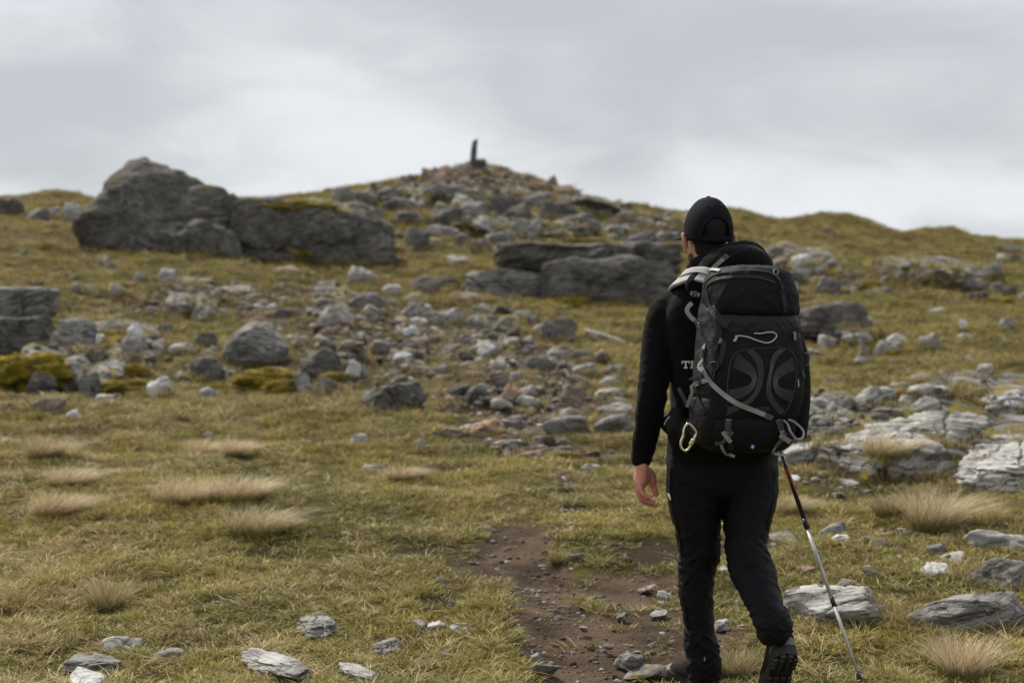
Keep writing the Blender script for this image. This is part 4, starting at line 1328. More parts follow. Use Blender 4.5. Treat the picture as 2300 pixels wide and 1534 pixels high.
hs = gs * rsg.uniform(.45, 1.0, n) * (.8 + .2 * sm(gy, 8, 12)) * (1 + .35 * pa) * np.where(gy < 20, 1.0, .85)
ws = gs * rsg.uniform(.9, 1.25, n)
# fringes round the rocks and fuzz on the moss cushions
fx_, fy_, fs_ = [], [], []
for (ax_, ay_, rx, ry) in foot[np.argsort(-foot[:, 2])[:330]]:
    step = .035 if ay_ < 9 else .07 if ay_ < 20 else .16
    m_ = int(min(260, 2 * math.pi * max(rx, ry) / step))
    th = rsg.uniform(0, 6.283, m_)
    rr = rsg.uniform(.74, 1.06, m_)
    fx_.append(ax_ + rx * rr * np.cos(th)); fy_.append(ay_ + ry * rr * np.sin(th))
    fs_.append(np.full(m_, 1.0 if ay_ < 9 else 1.35 if ay_ < 16 else 1.9 if ay_ < 26 else 2.6))
fx_, fy_, fs_ = np.concatenate(fx_), np.concatenate(fy_), np.concatenate(fs_)
fm = masks(fx_, fy_)
kp = rsg.rand(len(fx_)) > np.maximum(np.maximum(fm[:, 0], fm[:, 2]) * 1.0, fm[:, 1] * .55)
fx_, fy_, fs_ = fx_[kp], fy_[kp], fs_[kp]
nf_ = len(fx_)
ft = olive * .5 + green * .2 + straw * .3
ft = ft * rsg.uniform(.25, 1.05, (nf_, 1)) * (1 - .45 * (rsg.rand(nf_, 1) < .4))  # dark plants round rocks, with shade at their bases painted into the tint
mx_, ms_ = [], []
for mo in MOSSO:
    vv = co_of(mo.data) * np.array(mo.scale)
    vv = vv[vv[:, 2] > 0]
    vv = vv[rsg.permutation(len(vv))[:900]]
    ca_, sa_ = math.cos(mo.rotation_euler[2]), math.sin(mo.rotation_euler[2])
    mx_.append(np.stack([vv[:, 0] * ca_ - vv[:, 1] * sa_, vv[:, 0] * sa_ + vv[:, 1] * ca_, vv[:, 2]], 1) + np.array(mo.location))
    ms_.append(np.full(len(vv), max(.6, mo.scale[0] * 1.1)))
mx_, ms_ = np.concatenate(mx_), np.concatenate(ms_)
nm_ = len(mx_)
mt = (np.array([.40, .30, .03]) * rsg.uniform(.35, 1.25, (nm_, 1)))
gx = np.concatenate([gx, fx_, mx_[:, 0]]); gy = np.concatenate([gy, fy_, mx_[:, 1]])
gz = np.concatenate([gz, Hg(fx_, fy_), mx_[:, 2]])
tint = np.concatenate([tint, ft, mt])
pick = np.concatenate([pick, rsg.choice([0, 1, 2, 3, 5, 6, 8, 9], nf_), rsg.randint(0, 3, nm_)])
hs = np.concatenate([hs, fs_ * rsg.uniform(.8, 1.5, nf_), ms_ * .55]); ws = np.concatenate([ws, fs_, ms_])
n = len(gx)
scatter('grass', np.stack([gx, gy, gz - .004], 1), np.stack([rsg.normal(0, .13, n), rsg.normal(0, .13, n), rsg.uniform(0, 6.283, n)], 1),
        np.stack([ws, ws, hs], 1), np.concatenate([np.clip(tint, 0, 1), np.ones((n, 1))], 1), pick, GR,
        'short mixed green and straw coloured turf over the hillside', 'grass')

# ------------------------------------------------------------------ pebbles and grit on bare earth
pm = []
for k in range(6):
    d, f = ico(2)
    rs = np.random.RandomState(k)
    nn = rs.normal(size=(9, 3)); nn /= np.linalg.norm(nn, axis=1)[:, None]
    q = np.maximum(d @ nn.T, 1e-3) / rs.uniform(.6, 1, 9)[None]
    r = np.minimum((q ** 9).sum(1) ** (-1 / 9), 1.4)
    pm.append(mesh_np('pebble', d * r[:, None] * np.array([1, rs.uniform(.6, .95), rs.uniform(.45, .7)])))if False else pm.append(mesh_np('pebble', d * r[:, None] * np.array([1, rs.uniform(.6, .95), rs.uniform(.45, .7)]), f))
PB = proto_collection('pebble', pm, MAT['pebble'])
qx, qy, qs = [], [], []
for y0, y1, dn, s0 in ((3.6, 7, 1500, .0065), (7, 11, 600, .010), (11, 18, 200, .026), (18, 34, 90, .045), (34, 62, 26, .075)):
    a, b = rand_wedge(y0, y1, dn)
    qx.append(a); qy.append(b); qs.append(np.full(len(a), s0))
qx, qy, qs = np.concatenate(qx), np.concatenate(qy), np.concatenate(qs)
mk = masks(qx, qy)
cl_ = fbm(np.stack([qx / .3, qy / .3, np.zeros_like(qx)], 1), 3, 55)
pr = np.clip(mk[:, 0] * .95 + mk[:, 1] * .9 + mk[:, 2] * .35 - .12 + .55 * cl_, 0, 1)
kp = rsg.rand(len(qx)) < pr * .6
qx, qy, qs = qx[kp], qy[kp], qs[kp]
n = len(qx)
ss = qs * np.clip(rsg.lognormal(-.15, .55, n), .3, 3.2)
base = np.array([[.23, .205, .18], [.15, .112, .085], [.135, .13, .12], [.36, .335, .305], [.075, .053, .037]])
pt = base[rsg.choice(5, n, p=[.28, .28, .2, .08, .16])] * rsg.uniform(.75, 1.2, (n, 1))
scatter('pebbles', np.stack([qx, qy, Hg(qx, qy) + ss * .12], 1), np.stack([rsg.normal(0, .3, n), rsg.normal(0, .3, n), rsg.uniform(0, 6.28, n)], 1),
        np.stack([ss] * 3, 1), np.concatenate([pt, np.ones((n, 1))], 1), rsg.randint(0, 6, n), PB,
        'loose grit and pebbles strewn over the bare earth', 'gravel')

# ------------------------------------------------------------------ bleached tussocks
TUSS = """
112 218 1055 1100 1 .9|windswept straw tussock at left, upper of the pair
72 196 1108 1168 1 .8|windswept straw tussock at left, lower of the pair
345 500 1078 1135 1 .9|long pale tussock in the left meadow, left half
470 625 1070 1130 1 .85|long pale tussock in the left meadow, right half
505 680 1143 1206 1 .6|straw and green tussock in front of the long pale tussock
420 500 988 1036 1 .85|small straw tussock high in the left meadow
500 552 988 1036 1 .95|drooping straw tussock beside the small straw tussock
195 280 1312 1382 0 .35|spiky green tussock with straw tips at lower left
2045 2190 1095 1195 1 .75|large straw tussock under the smooth slab at right
1960 2040 1118 1170 0 .2|small green tussock left of the large straw tussock
2090 2250 1440 1525 0 .85|spiky straw tussock at the bottom right corner
1940 2080 1010 1062 1 .8|faded tussock in front of the bare slab
870 965 1050 1085 1 .7|low straw tussock beside the meadow peat scar
1235 1280 1238 1268 0 .2|green grass tuft at the top of the bare earth
1750 1830 1120 1165 1 .5|soft pale tussock right of the hiker's thigh
60 150 985 1040 1 .6|faint straw tussock at the left of the meadow
1600 1700 1470 1530 0 .3|grass tuft growing between the hiker's boots
"""
for k, line in enumerate(TUSS.strip().splitlines()):
    nums, lb = line.split('|')
    u0, u1, v0, v1, wd, st = [float(q) for q in nums.split()]
    y = hit((u0 + u1) / 2, v1 - 8)
    w = (u1 - u0) * y / F; h = (v1 - v0) * y / F
    me = blades(int(700 + 1100 * w), w * .36, h * 1.15, .75 if wd < .5 else 1.0, 300 + k, straw=st * .85, width=.0006 + .00007 * y, wind=(.55 * wd, 0), segs=4, bend=.7)
    me.materials.append(MAT['tussock_straw'])
    o = link('grass_tussock', me)
    x = ((u0 + u1) / 2 - CU) / F * y - .12 * w * wd
    o.location = (x, y + .03, float(Hg([x], [y])[0]))
    tag(o, lb, 'grass tussock', 'grass tussocks on the turf')
# ------------------------------------------------------------------ hiker
def remesh(parts, voxel, smooth_it=6, name='m', fac=.5):
    """join closed pieces (v, f) into one continuous surface"""
    V, Fc, k = [], [], 0
    for v, f in parts:
        V.append(np.asarray(v, float))
        Fc += [tuple(int(i) + k for i in q) for q in f]
        k += len(v)
    me = bpy.data.meshes.new(name + '_raw')
    me.from_pydata([tuple(p) for p in np.concatenate(V)], [], Fc)
    ob = bpy.data.objects.new(name + '_raw', me)
    C.objects.link(ob)
    md = ob.modifiers.new('r', 'REMESH')
    md.mode = 'VOXEL'; md.voxel_size = voxel; md.adaptivity = 0
    if smooth_it:
        ms = ob.modifiers.new('s', 'SMOOTH')
        ms.iterations = smooth_it; ms.factor = fac
    dg = bpy.context.evaluated_depsgraph_get()
    out = bpy.data.meshes.new_from_object(ob.evaluated_get(dg), depsgraph=dg)
    out.name = name
    bpy.data.objects.remove(ob, do_unlink=True)
    bpy.data.meshes.remove(me)
    out.polygons.foreach_set('use_smooth', np.ones(len(out.polygons), bool))
    return out


def nor_of(me):
    a = np.empty(len(me.vertices) * 3, np.float32); me.vertices.foreach_get('normal', a)
    return a.reshape(-1, 3).astype(float)


def set_co(me, v):
    me.vertices.foreach_set('co', np.asarray(v, np.float32).ravel())
    me.update()


def catmull(P, n):
    P = [np.asarray(p, float) for p in P]
    P = [2 * P[0] - P[1]] + P + [2 * P[-1] - P[-2]]
    out = []
    for i in range(1, len(P) - 2):
        for k in range(n):
            t = k / n
            out.append(.5 * ((2 * P[i]) + (-P[i - 1] + P[i + 1]) * t + (2 * P[i - 1] - 5 * P[i] + 4 * P[i + 1] - P[i + 2]) * t * t + (-P[i - 1] + 3 * P[i] - 3 * P[i + 1] + P[i + 2]) * t ** 3))
    out.append(P[-2])
    return out


def limb(pts, n=6, seg=18, ref=(0, 1, 0), flat=1.0, capround=True):
    """closed tapered tube; pts = (Vector, radius)"""
    q = catmull([(*p, r) for p, r in pts], n)
    c = np.array([a[:3] for a in q]); r = np.maximum(np.array([a[3] for a in q]), 1e-4)
    if capround:        # rounded ends
        t0 = c[0] - c[1]; t0 /= np.linalg.norm(t0)
        t1 = c[-1] - c[-2]; t1 /= np.linalg.norm(t1)
        c = np.concatenate([[c[0] + t0 * r[0] * .75, c[0] + t0 * r[0] * .45], c, [c[-1] + t1 * r[-1] * .45, c[-1] + t1 * r[-1] * .75]])
        r = np.concatenate([[r[0] * .45, r[0] * .85], r, [r[-1] * .85, r[-1] * .45]])
    tan = np.gradient(c, axis=0); tan /= np.linalg.norm(tan, axis=1)[:, None]
    V = []
    ref = np.array(ref, float)
    for i in range(len(c)):
        a = np.cross(tan[i], ref); a /= np.linalg.norm(a)
        b = np.cross(a, tan[i])
        for k in range(seg):
            th = 2 * math.pi * k / seg
            V.append(c[i] + r[i] * (math.cos(th) * a + math.sin(th) * b * flat))
    m_ = len(c)
    Fc = [(i * seg + k, i * seg + (k + 1) % seg, (i + 1) * seg + (k + 1) % seg, (i + 1) * seg + k) for i in range(m_ - 1) for k in range(seg)]
    Fc += [tuple(range(seg))[::-1], tuple((m_ - 1) * seg + k for k in range(seg))]
    return V, Fc


def rings(secs, yaw, n=6, seg=40, ex=2.4, cap=True):
    """closed loft of horizontal superellipse rings; secs = (x, y, z, hw, hd)"""
    q = catmull(secs, n)
    V = []
    ca, sa = math.cos(yaw), math.sin(yaw)
    for (x, y, z, hw, hd) in q:
        for k in range(seg):
            th = 2 * math.pi * k / seg
            cx, sx = math.cos(th), math.sin(th)
            px_ = hw * math.copysign(abs(cx) ** (2 / ex), cx); py_ = hd * math.copysign(abs(sx) ** (2 / ex), sx)
            V.append((x + px_ * ca - py_ * sa, y + px_ * sa + py_ * ca, z))
    m_ = len(q)
    Fc = [(i * seg + k, i * seg + (k + 1) % seg, (i + 1) * seg + (k + 1) % seg, (i + 1) * seg + k) for i in range(m_ - 1) for k in range(seg)]
    if cap:
        Fc += [tuple(range(seg))[::-1], tuple((m_ - 1) * seg + k for k in range(seg))]
    return V, Fc


def ellipsoid(c, rx, ry, rz, yaw=0.0, sub=3, pitch=0.0):
    d, f = ico(sub)
    v = d * np.array([rx, ry, rz])
    if pitch:
        cp_, sp_ = math.cos(pitch), math.sin(pitch)
        v = np.stack([v[:, 0], v[:, 1] * cp_ - v[:, 2] * sp_, v[:, 1] * sp_ + v[:, 2] * cp_], 1)
    ca, sa = math.cos(yaw), math.sin(yaw)
    return np.stack([v[:, 0] * ca - v[:, 1] * sa, v[:, 0] * sa + v[:, 1] * ca, v[:, 2]], 1) + np.array(c), f


def Ls(*pts):
    return [(W(u, v, y), r) for u, v, y, r in pts]


# fabrics and skin
def fabric(name, col, rough, weave=900.0, fold=18.0, bstr=.25, sheen=0.0, spec=.3, var=.25):
    m, gg = newmat(name)
    pos = gg.n('ShaderNodeNewGeometry').outputs['Position']
    nz = gg.noise(pos, 9.0, 5.0, .6)
    c = gg.mix(gg.ramp(nz, .3, .7), tuple(a * (1 - var) for a in col), tuple(a * (1 + var) for a in col))
    bm_ = gg.math('ADD', gg.math('MULTIPLY', gg.noise(pos, weave, 2.0, .5), .25), gg.noise(pos, fold, 4.0, .5, .6))
    finish(gg, c, rough, bm_, bstr, .012, spec, **({'Sheen Weight': sheen, 'Sheen Roughness': .5} if sheen else {}))
    return m


fabric('hoodie_cloth', (.0055, .0052, .0055), .95, sheen=.04, spec=.1, bstr=.2)
fabric('cap_cloth', (.0068, .0072, .0105), .85, spec=.1)
fabric('trouser_cloth', (.0042, .0049, .0070), .5, fold=22.0, bstr=.8, spec=.17)
fabric('pack_black', (.0058, .0058, .0065), .62, fold=22.0, bstr=.4, spec=.16)
fabric('pack_grey', (.014, .014, .0155), .5, fold=26.0, bstr=.5, spec=.28)
fabric('webbing', (.26, .26, .255), .8, weave=1600, fold=60.0)
fabric('webbing_dark', (.075, .075, .076), .8, weave=1600, fold=60.0)
fabric('strap_mesh', (.36, .36, .36), .8, weave=500.0, bstr=.5)
fabric('boot_leather', (.011, .0095, .008), .8, fold=40.0, bstr=.4, var=.45, spec=.15)
fabric('boot_black', (.012, .012, .012), .7, fold=40.0, bstr=.3)
simple('rubber', (.014, .0135, .013), .6, .35, 60.0, .3, .004, var=.5)
simple('rubber_scuffed', (.17, .155, .135), .7, .3, 80.0, .4, .004, var=.4)
simple('rubber_worn', (.034, .031, .028), .7, .3, 60.0, .3, .004, var=.5)
simple('buckle', (.03, .03, .032), .4, .5)
simple('buckle_grey', (.16, .16, .16), .45, .5)
simple('cord', (.40, .40, .39), .7, .3)
simple('cord_dark', (.02, .02, .02), .6, .4)
simple('print_silver', (.095, .095, .092), .5, .4)
simple('white_print', (.62, .62, .62), .8, .2)
simple('blue_print', (.05, .22, .50), .6, .3)
simple('pole_black', (.012, .012, .012), .35, .5)
simple('pole_red', (.42, .012, .016), .35, .5)
simple('pole_metal', (.50, .49, .47), .5, .5, 200.0, .2, .001, metallic=.35, var=.2)
simple('carabiner_steel', (.62, .56, .42), .25, .5, metallic=1.0)
simple('brass', (.50, .42, .20), .35, .5, metallic=.8)
simple('hair', (.0085, .006, .005), .75, .3, 400.0, .8, .003, var=.4)
m, gg = newmat('skin')
pos = gg.n('ShaderNodeNewGeometry').outputs['Position']
nz = gg.noise(pos, 45.0, 4.0, .6)
nf = gg.noise(pos, 160.0, 4.0, .6)
c = gg.mix(gg.ramp(nz, .35, .65), (.50, .205, .150), (.62, .30, .22))
finish(gg, c, .55, nf, .12, .004, .35, **{'Subsurface Weight': .15, 'Subsurface Radius': (.012, .004, .002), 'Subsurface Scale': .4})

YP = 5.3
YAW = R(11)
HYAW = R(9)
pz = float(Hg([.78], [5.35])[0])
person = empty('person', (.78, 5.3, pz))
tag(person, 'hiker in black cap, hoodie and trousers walking uphill seen from behind', 'person')

# joint positions
L_SH, L_EL, L_WR = (1497, 700, 5.30), (1466, 880, 5.24), (1442, 1030, 5.30)
R_SH, R_EL, R_WR = (1752, 700, 5.27), (1781, 862, 5.22), (1728, 930, 5.60)
L_HIP, L_KN, L_AN = (1563, 1075, 5.30), (1568, 1262, 5.36), (1580, 1490, 5.40)
R_HIP, R_KN, R_AN = (1684, 1075, 5.28), (1686, 1265, 5.20), (1732, 1410, 5.00)


def trunk(s, add):
    out = []
    for (u, v, y, hw, hd) in s:
        p = W(u, v, y)
        out.append((p.x, p.y, p.z, max(.02, hw + add), max(.02, hd + add)))
    return out


TORSO = [(1622, 1040, 5.30, .200, .135), (1622, 1000, 5.30, .202, .140), (1622, 930, 5.30, .190, .130), (1620, 850, 5.30, .190, .130),
         (1620, 760, 5.29, .212, .140), (1622, 700, 5.28, .218, .135), (1622, 655, 5.28, .180, .115), (1615, 615, 5.28, .110, .085), (1606, 592, 5.28, .070, .065)]
hc = W(1590, 512, 5.27)          # head centre


def headp(x, y, z):
    """head-local metres (x right, y forward, z up) -> world"""
    ca, sa = math.cos(HYAW), math.sin(HYAW)
    return (hc.x + x * ca - y * sa, hc.y + x * sa + y * ca, hc.z + z)


body = [rings(trunk(TORSO, -.022), YAW)]
body.append(limb([(Vector(headp(0, -.015, -.20)), .062), (Vector(headp(0, -.012, -.13)), .057), (Vector(headp(0, 0, -.06)), .058)], ref=(0, 1, 0)))
body.append(ellipsoid(headp(0, -.010, .015), .072, .094, .090, HYAW))          # skull
body.append(ellipsoid(headp(0, .035, -.080), .060, .070, .078, HYAW))          # face and jaw
body.append(ellipsoid(headp(0, .095, -.135), .024, .016, .018, HYAW))          # chin
body.append(limb([(Vector(headp(0, .096, -.030)), .010), (Vector(headp(0, .112, -.055)), .012), (Vector(headp(0, .120, -.070)), .014)], seg=10, ref=(1, 0, 0)))  # nose
body.append(ellipsoid(headp(0, .090, -.018), .052, .014, .010, HYAW))           # brow
body.append(ellipsoid(headp(0, .100, -.100), .024, .010, .009, HYAW))          # lips
for s in (-1, 1):                                                              # ears
    cur = [(.004, .012, .026), (.014, -.006, .030), (.016, -.016, .012), (.012, -.012, -.010), (.006, -.004, -.028), (.002, .008, -.030)]
    body.append(limb([(Vector(headp(s * (.083 + a * 1.1), b - .006, c_ * 1.08 - .058)), .0072) for a, b, c_ in cur], seg=8, ref=(0, 1, .2)))
    body.append(ellipsoid(headp(s * .086, -.002, -.058), .009, .016, .028, HYAW))
    body.append(ellipsoid(headp(s * .034, .086, -.038), .014, .010, .010, HYAW))   # eyes under the lids
SH = .80
for a, b, c_, r0, r1, r2 in ((L_SH, L_EL, L_WR, .052, .041, .027), (R_SH, R_EL, R_WR, .052, .041, .027)):
    body.append(limb(Ls((*a, r0), ((a[0] + b[0]) / 2, (a[1] + b[1]) / 2, (a[2] + b[2]) / 2, r0 * .9), (*b, r1), ((b[0] + c_[0]) / 2, (b[1] + c_[1]) / 2, (b[2] + c_[2]) / 2, r1 * .92), (*c_, r2))))
for a, b, c_ in ((L_HIP, L_KN, L_AN), (R_HIP, R_KN, R_AN)):
    body.append(limb(Ls((*a, .078), ((a[0] + b[0]) / 2, (a[1] + b[1]) / 2, (a[2] + b[2]) / 2, .064), (*b, .046), ((b[0] + c_[0]) / 2, (b[1] + c_[1]) / 2, (b[2] + c_[2]) / 2 + .01, .036), (*c_, .028))))
# left hand, hanging, palm to the thigh, seen from the little-finger side
def HP(cx, cy, dy=0.0):
    return W(1400 + cx / 10.23, 1000 + cy / 10.23, 5.30 + dy)


body.append(limb([(HP(430, 330, 0), .0265), (HP(430, 480, 0), .0255), (HP(410, 640, .0), .027), (HP(395, 800, .0), .027), (HP(390, 880, .0), .024)], ref=(0, 1, 0), flat=1.35))
body.append(limb([(HP(470, 520, .012), .020), (HP(480, 700, .012), .024), (HP(440, 850, .012), .022)], ref=(0, 1, 0), flat=1.3))
body.append(limb([(HP(520, 560, .030), .019), (HP(610, 690, .036), .022), (HP(650, 800, .040), .019), (HP(690, 930, .042), .0125), (HP(730, 1050, .042), .0125), (HP(755, 1135, .040), .0115)]))   # thumb
body.append(limb([(HP(360, 850, -.026), .0115), (HP(385, 985, -.030), .0108), (HP(425, 1105, -.032), .0100), (HP(540, 1170, -.032), .0092), (HP(635, 1185, -.030), .0085)], seg=12))    # little finger
body.append(limb([(HP(340, 870, -.008), .0120), (HP(350, 1060, -.010), .0112), (HP(400, 1205, -.012), .0105), (HP(560, 1280, -.012), .0098), (HP(710, 1305, -.010), .0090)], seg=12))
body.append(limb([(HP(345, 880, .012), .0120), (HP(365, 1090, .012), .0115), (HP(430, 1255, .012), .0108), (HP(600, 1345, .012), .0100), (HP(755, 1385, .012), .0092)], seg=12))
body.append(limb([(HP(380, 880, .032), .0120), (HP(430, 1060, .034), .0115), (HP(500, 1190, .034), .0105), (HP(600, 1290, .034), .0098), (HP(770, 1345, .032), .0090)], seg=12))
# right hand closed round the pole grip
PT = W(1938, 1530, float(_ys[np.argmin(np.abs(_ys - 5.3))]))
GRIP = W(1715, 905, 5.66)
rw = W(*R_WR)
pd = (GRIP - PT).normalized()
gc = PT + pd * ((GRIP - PT).length - .03)
fwd = (gc - rw); fwd -= pd * fwd.dot(pd); fwd.normalize()
sidev = pd.cross(fwd).normalized()
body.append(limb([(rw, .026), (rw.lerp(gc, .45) + sidev * .012, .030), (gc - fwd * .028 + sidev * .012, .028)], ref=(0, 0, 1), flat=1.3))
for k in range(4):
    base_ = gc + pd * (.030 - .021 * k)
    q_ = [base_ - fwd * .020 + sidev * .026, base_ + fwd * .014 + sidev * .027, base_ + fwd * .030 + sidev * .004, base_ + fwd * .020 - sidev * .022, base_ - fwd * .004 - sidev * .026]
    body.append(limb([(p, .0105 - .0006 * k) for p in q_], seg=10, ref=tuple(pd)))
body.append(limb([(gc - fwd * .03 + pd * .02 - sidev * .004, .015), (gc - fwd * .012 + pd * .036 - sidev * .024, .0125), (gc + fwd * .016 + pd * .040 - sidev * .026, .0105)], seg=10, ref=(1, 0, 0)))
# feet inside the boots
body.append(limb(Ls((*L_AN, .026), (1567, 1494, 5.46, .022), (1556, 1493, 5.51, .017))))
bme = remesh(body, .0042, 3, 'body', .4)
o = link('body', bme, person, MAT['skin'])

# hair and beard
d, f = ico(5)
v = d * np.array([.0790, .1005, .096])
keepf = []
for q in f:
    c3 = v[q].mean(0)
    back = c3[1] < .030 + .25 * c3[2]
    nape = c3[2] > -.080 - .30 * max(0, abs(c3[0]) - .03)
    ear_ = abs(c3[0]) > .062 and c3[2] < -.02 and c3[1] > -.045
    if back and nape and not ear_:
        keepf.append(q)
v2 = v + d * (0.0022 * fbm(v * 180, 2, 3))[:, None]
w = np.array([headp(a[0], a[1] - .010, a[2] + .004) for a in v2])
hme = mesh_np('hair', w, np.array(keepf))
bmh = bmesh.new(); bmh.from_mesh(hme); bmesh.ops.delete(bmh, geom=[x for x in bmh.verts if not x.link_faces], context='VERTS'); bmh.to_mesh(hme); bmh.free()
link('hair', hme, person, MAT['hair'])
# nape stubble: short hair going down the back of the neck
nv = limb([(Vector(headp(0, -.024, -.045)), .0575), (Vector(headp(0, -.022, -.085)), .0555), (Vector(headp(0, -.020, -.105)), .052)], ref=(0, 1, 0), seg=24)
link('hair', remesh([nv], .004, 4, 'hair'), person, MAT['hair'])
bd = [ellipsoid(headp(0, .040, -.108), .0625, .066, .050, HYAW)]
simple('beard_stubble', (.13, .065, .042), .8, .2, 500.0, .8, .003, var=.5)
link('beard', remesh(bd, .005, 3, 'beard'), person, MAT['beard_stubble'])

# cap: crown of six panels with an arched opening at the back
capg = empty('cap'); capg.parent = person; capg.matrix_parent_inverse = person.matrix_world.inverted()
NU, NVv = 96, 40
cv_, cf_ = [], []
RIM = -.050
for i in range(NVv + 1):
    t = i / NVv
    for k in range(NU):
        th = 2 * math.pi * k / NU
        zr = RIM - .012 * math.cos(th + math.pi / 2) * 0 + (-.012 if math.sin(th) < 0 else .020) * abs(math.sin(th)) ** 1.5
        ph = t * math.pi / 2
        rr = math.cos(ph) ** .82
        z = zr + (.112 - zr) * math.sin(ph) ** .92
        bulge = 1.0 + .05 * math.sin(min(1, t * 1.6) * math.pi)
        seam = 1 - .012 * math.exp(-((((th / (math.pi / 3)) + .5) % 1 - .5) * 9) ** 2) * (1 - t)
        x, y = .0880 * rr * bulge * seam * math.cos(th), .1100 * rr * bulge * seam * math.sin(th) - .008
        cv_.append(headp(x, y, z))
for i in range(NVv):
    for k in range(NU):
        th = 2 * math.pi * (k + .5) / NU
        t = (i + .5) / NVv
        a = (th - 1.5 * math.pi)
        hole = (abs(a) < .62) and (.075 < t < .075 + .26 * math.sqrt(max(0, 1 - (a / .62) ** 2)))
        if not hole:
            cf_.append((i * NU + k, i * NU + (k + 1) % NU, (i + 1) * NU + (k + 1) % NU, (i + 1) * NU + k))
cme = mesh_np('crown', np.array(cv_), np.array(cf_))
o = link('crown', cme, capg, MAT['cap_cloth'])
sl = o.modifiers.new('thick', 'SOLIDIFY'); sl.thickness = .003; sl.offset = -1
bt = ellipsoid(headp(0, -.008, .113), .008, .008, .004)
link('button', mesh_np('button', *bt), capg, MAT['cap_cloth'])
# edging of the opening
arch = []
for k in range(25):
    a = -.62 + 1.24 * k / 24
    t = .075 + .26 * math.sqrt(max(0, 1 - (a / .62) ** 2))
    th = a + 1.5 * math.pi; ph = t * math.pi / 2
    zr = RIM - .012 * abs(math.sin(th)) ** 1.5
    rr = math.cos(ph) ** .82 * (1 + .05 * math.sin(min(1, t * 1.6) * math.pi))
    arch.append((Vector(headp(.0895 * rr * math.cos(th), .1115 * rr * math.sin(th) - .008, zr + (.112 - zr) * math.sin(ph) ** .92)), .0022))
link('opening_edge', mesh_np('opening_edge', *[np.array(q) if i == 0 else np.array([x for x in q if len(x) == 4]) for i, q in enumerate(limb(arch, n=1, seg=8))]), capg, MAT['cap_cloth'])
# eyelets
for ax_, tz in ((-.45, .55), (.42, .55)):
    th = 1.5 * math.pi + ax_; ph = tz * math.pi / 2
    rr = math.cos(ph) ** .82 * 1.05
    e = ellipsoid(headp(.0885 * rr * math.cos(th), .1105 * rr * math.sin(th) - .008, RIM + (.112 - RIM) * math.sin(ph) ** .92), .0035, .0035, .0035, sub=2)
    link('eyelet', mesh_np('eyelet', *e), capg, MAT['rubber'])
# peak
pv, pf = [], []
for side_ in (0, 1):
    for i in range(9):
        for k in range(17):
            a = (k / 16 - .5) * 2.3
            ext = .062 * (i / 8)
            sx = math.sin(a) * (.088 + ext * .45); sy = math.cos(a) * (.105 + ext * 1.15) - .004
            pv.append(headp(sx, sy, -.030 + .012 * (1 - (k / 8 - 1) ** 2) - .012 * (i / 8) - .0025 * side_))
for s in (0, 1):
    for i in range(8):
        for k in range(16):
            a0 = s * 153 + i * 17 + k
            q = (a0, a0 + 1, a0 + 18, a0 + 17)
            pf.append(q if not s else q[::-1])
for k in range(16):
    pf.append((8 * 17 + k, 8 * 17 + k + 1, 153 + 8 * 17 + k + 1, 153 + 8 * 17 + k))
link('peak', mesh_np('peak', np.array(pv), np.array(pf)), capg, MAT['cap_cloth'])


def folds(me, amp, freq, seed, mod=None):
    v = co_of(me); n_ = nor_of(me)
    wob = .5 * np.stack([fbm(v * 5, 2, seed + 5)] * 3, 1)
    wa, wb = v.copy(), v.copy()
    wa[:, 2] += .75 * (v[:, 0] + .4 * v[:, 1]); wb[:, 2] -= .65 * (v[:, 0] - .3 * v[:, 1])
    f1 = np.maximum(fbm(wa * np.array(freq) + wob, 3, seed, .5, ridged=True), fbm(wb * np.array(freq) * .9 + wob, 3, seed + 70, .5, ridged=True))
    f1 = f1 - f1.mean()
    a = amp * (mod(v) if mod else 1.0)
    set_co(me, v + n_ * (f1 * a)[:, None])


# hoodie
hood = empty('hoodie'); hood.parent = person; hood.matrix_parent_inverse = person.matrix_world.inverted()
hp = [rings(trunk(TORSO[:-1], .004), YAW)]
hp.append(limb(Ls((1560, 668, 5.28, .060), (1500, 700, 5.29, .066), (1484, 740, 5.29, .064), (1474, 800, 5.27, .060), (1466, 880, 5.24, .056), (1457, 940, 5.26, .052), (1447, 995, 5.29, .045), (1445, 1005, 5.29, .043))))
hp.append(limb(Ls((1690, 668, 5.27, .060), (1748, 702, 5.27, .064), (1764, 760, 5.25, .062), (1776, 825, 5.23, .058), (1781, 864, 5.22, .056), (1765, 895, 5.36, .052), (1735, 922, 5.52, .043))))
hme = remesh(hp, .0062, 8, 'hoodie_shell')
el = np.array(W(*L_EL)); wr = np.array(W(1447, 985, 5.29)); sh_ = np.array(W(1520, 720, 5.28))


def hmod(v):
    return .35 + 1.1 * np.exp(-(np.linalg.norm(v - el, axis=1) / .10) ** 2) + 1.6 * np.exp(-(np.linalg.norm(v - wr, axis=1) / .08) ** 2) + .6 * np.exp(-(np.linalg.norm(v - sh_, axis=1) / .12) ** 2)


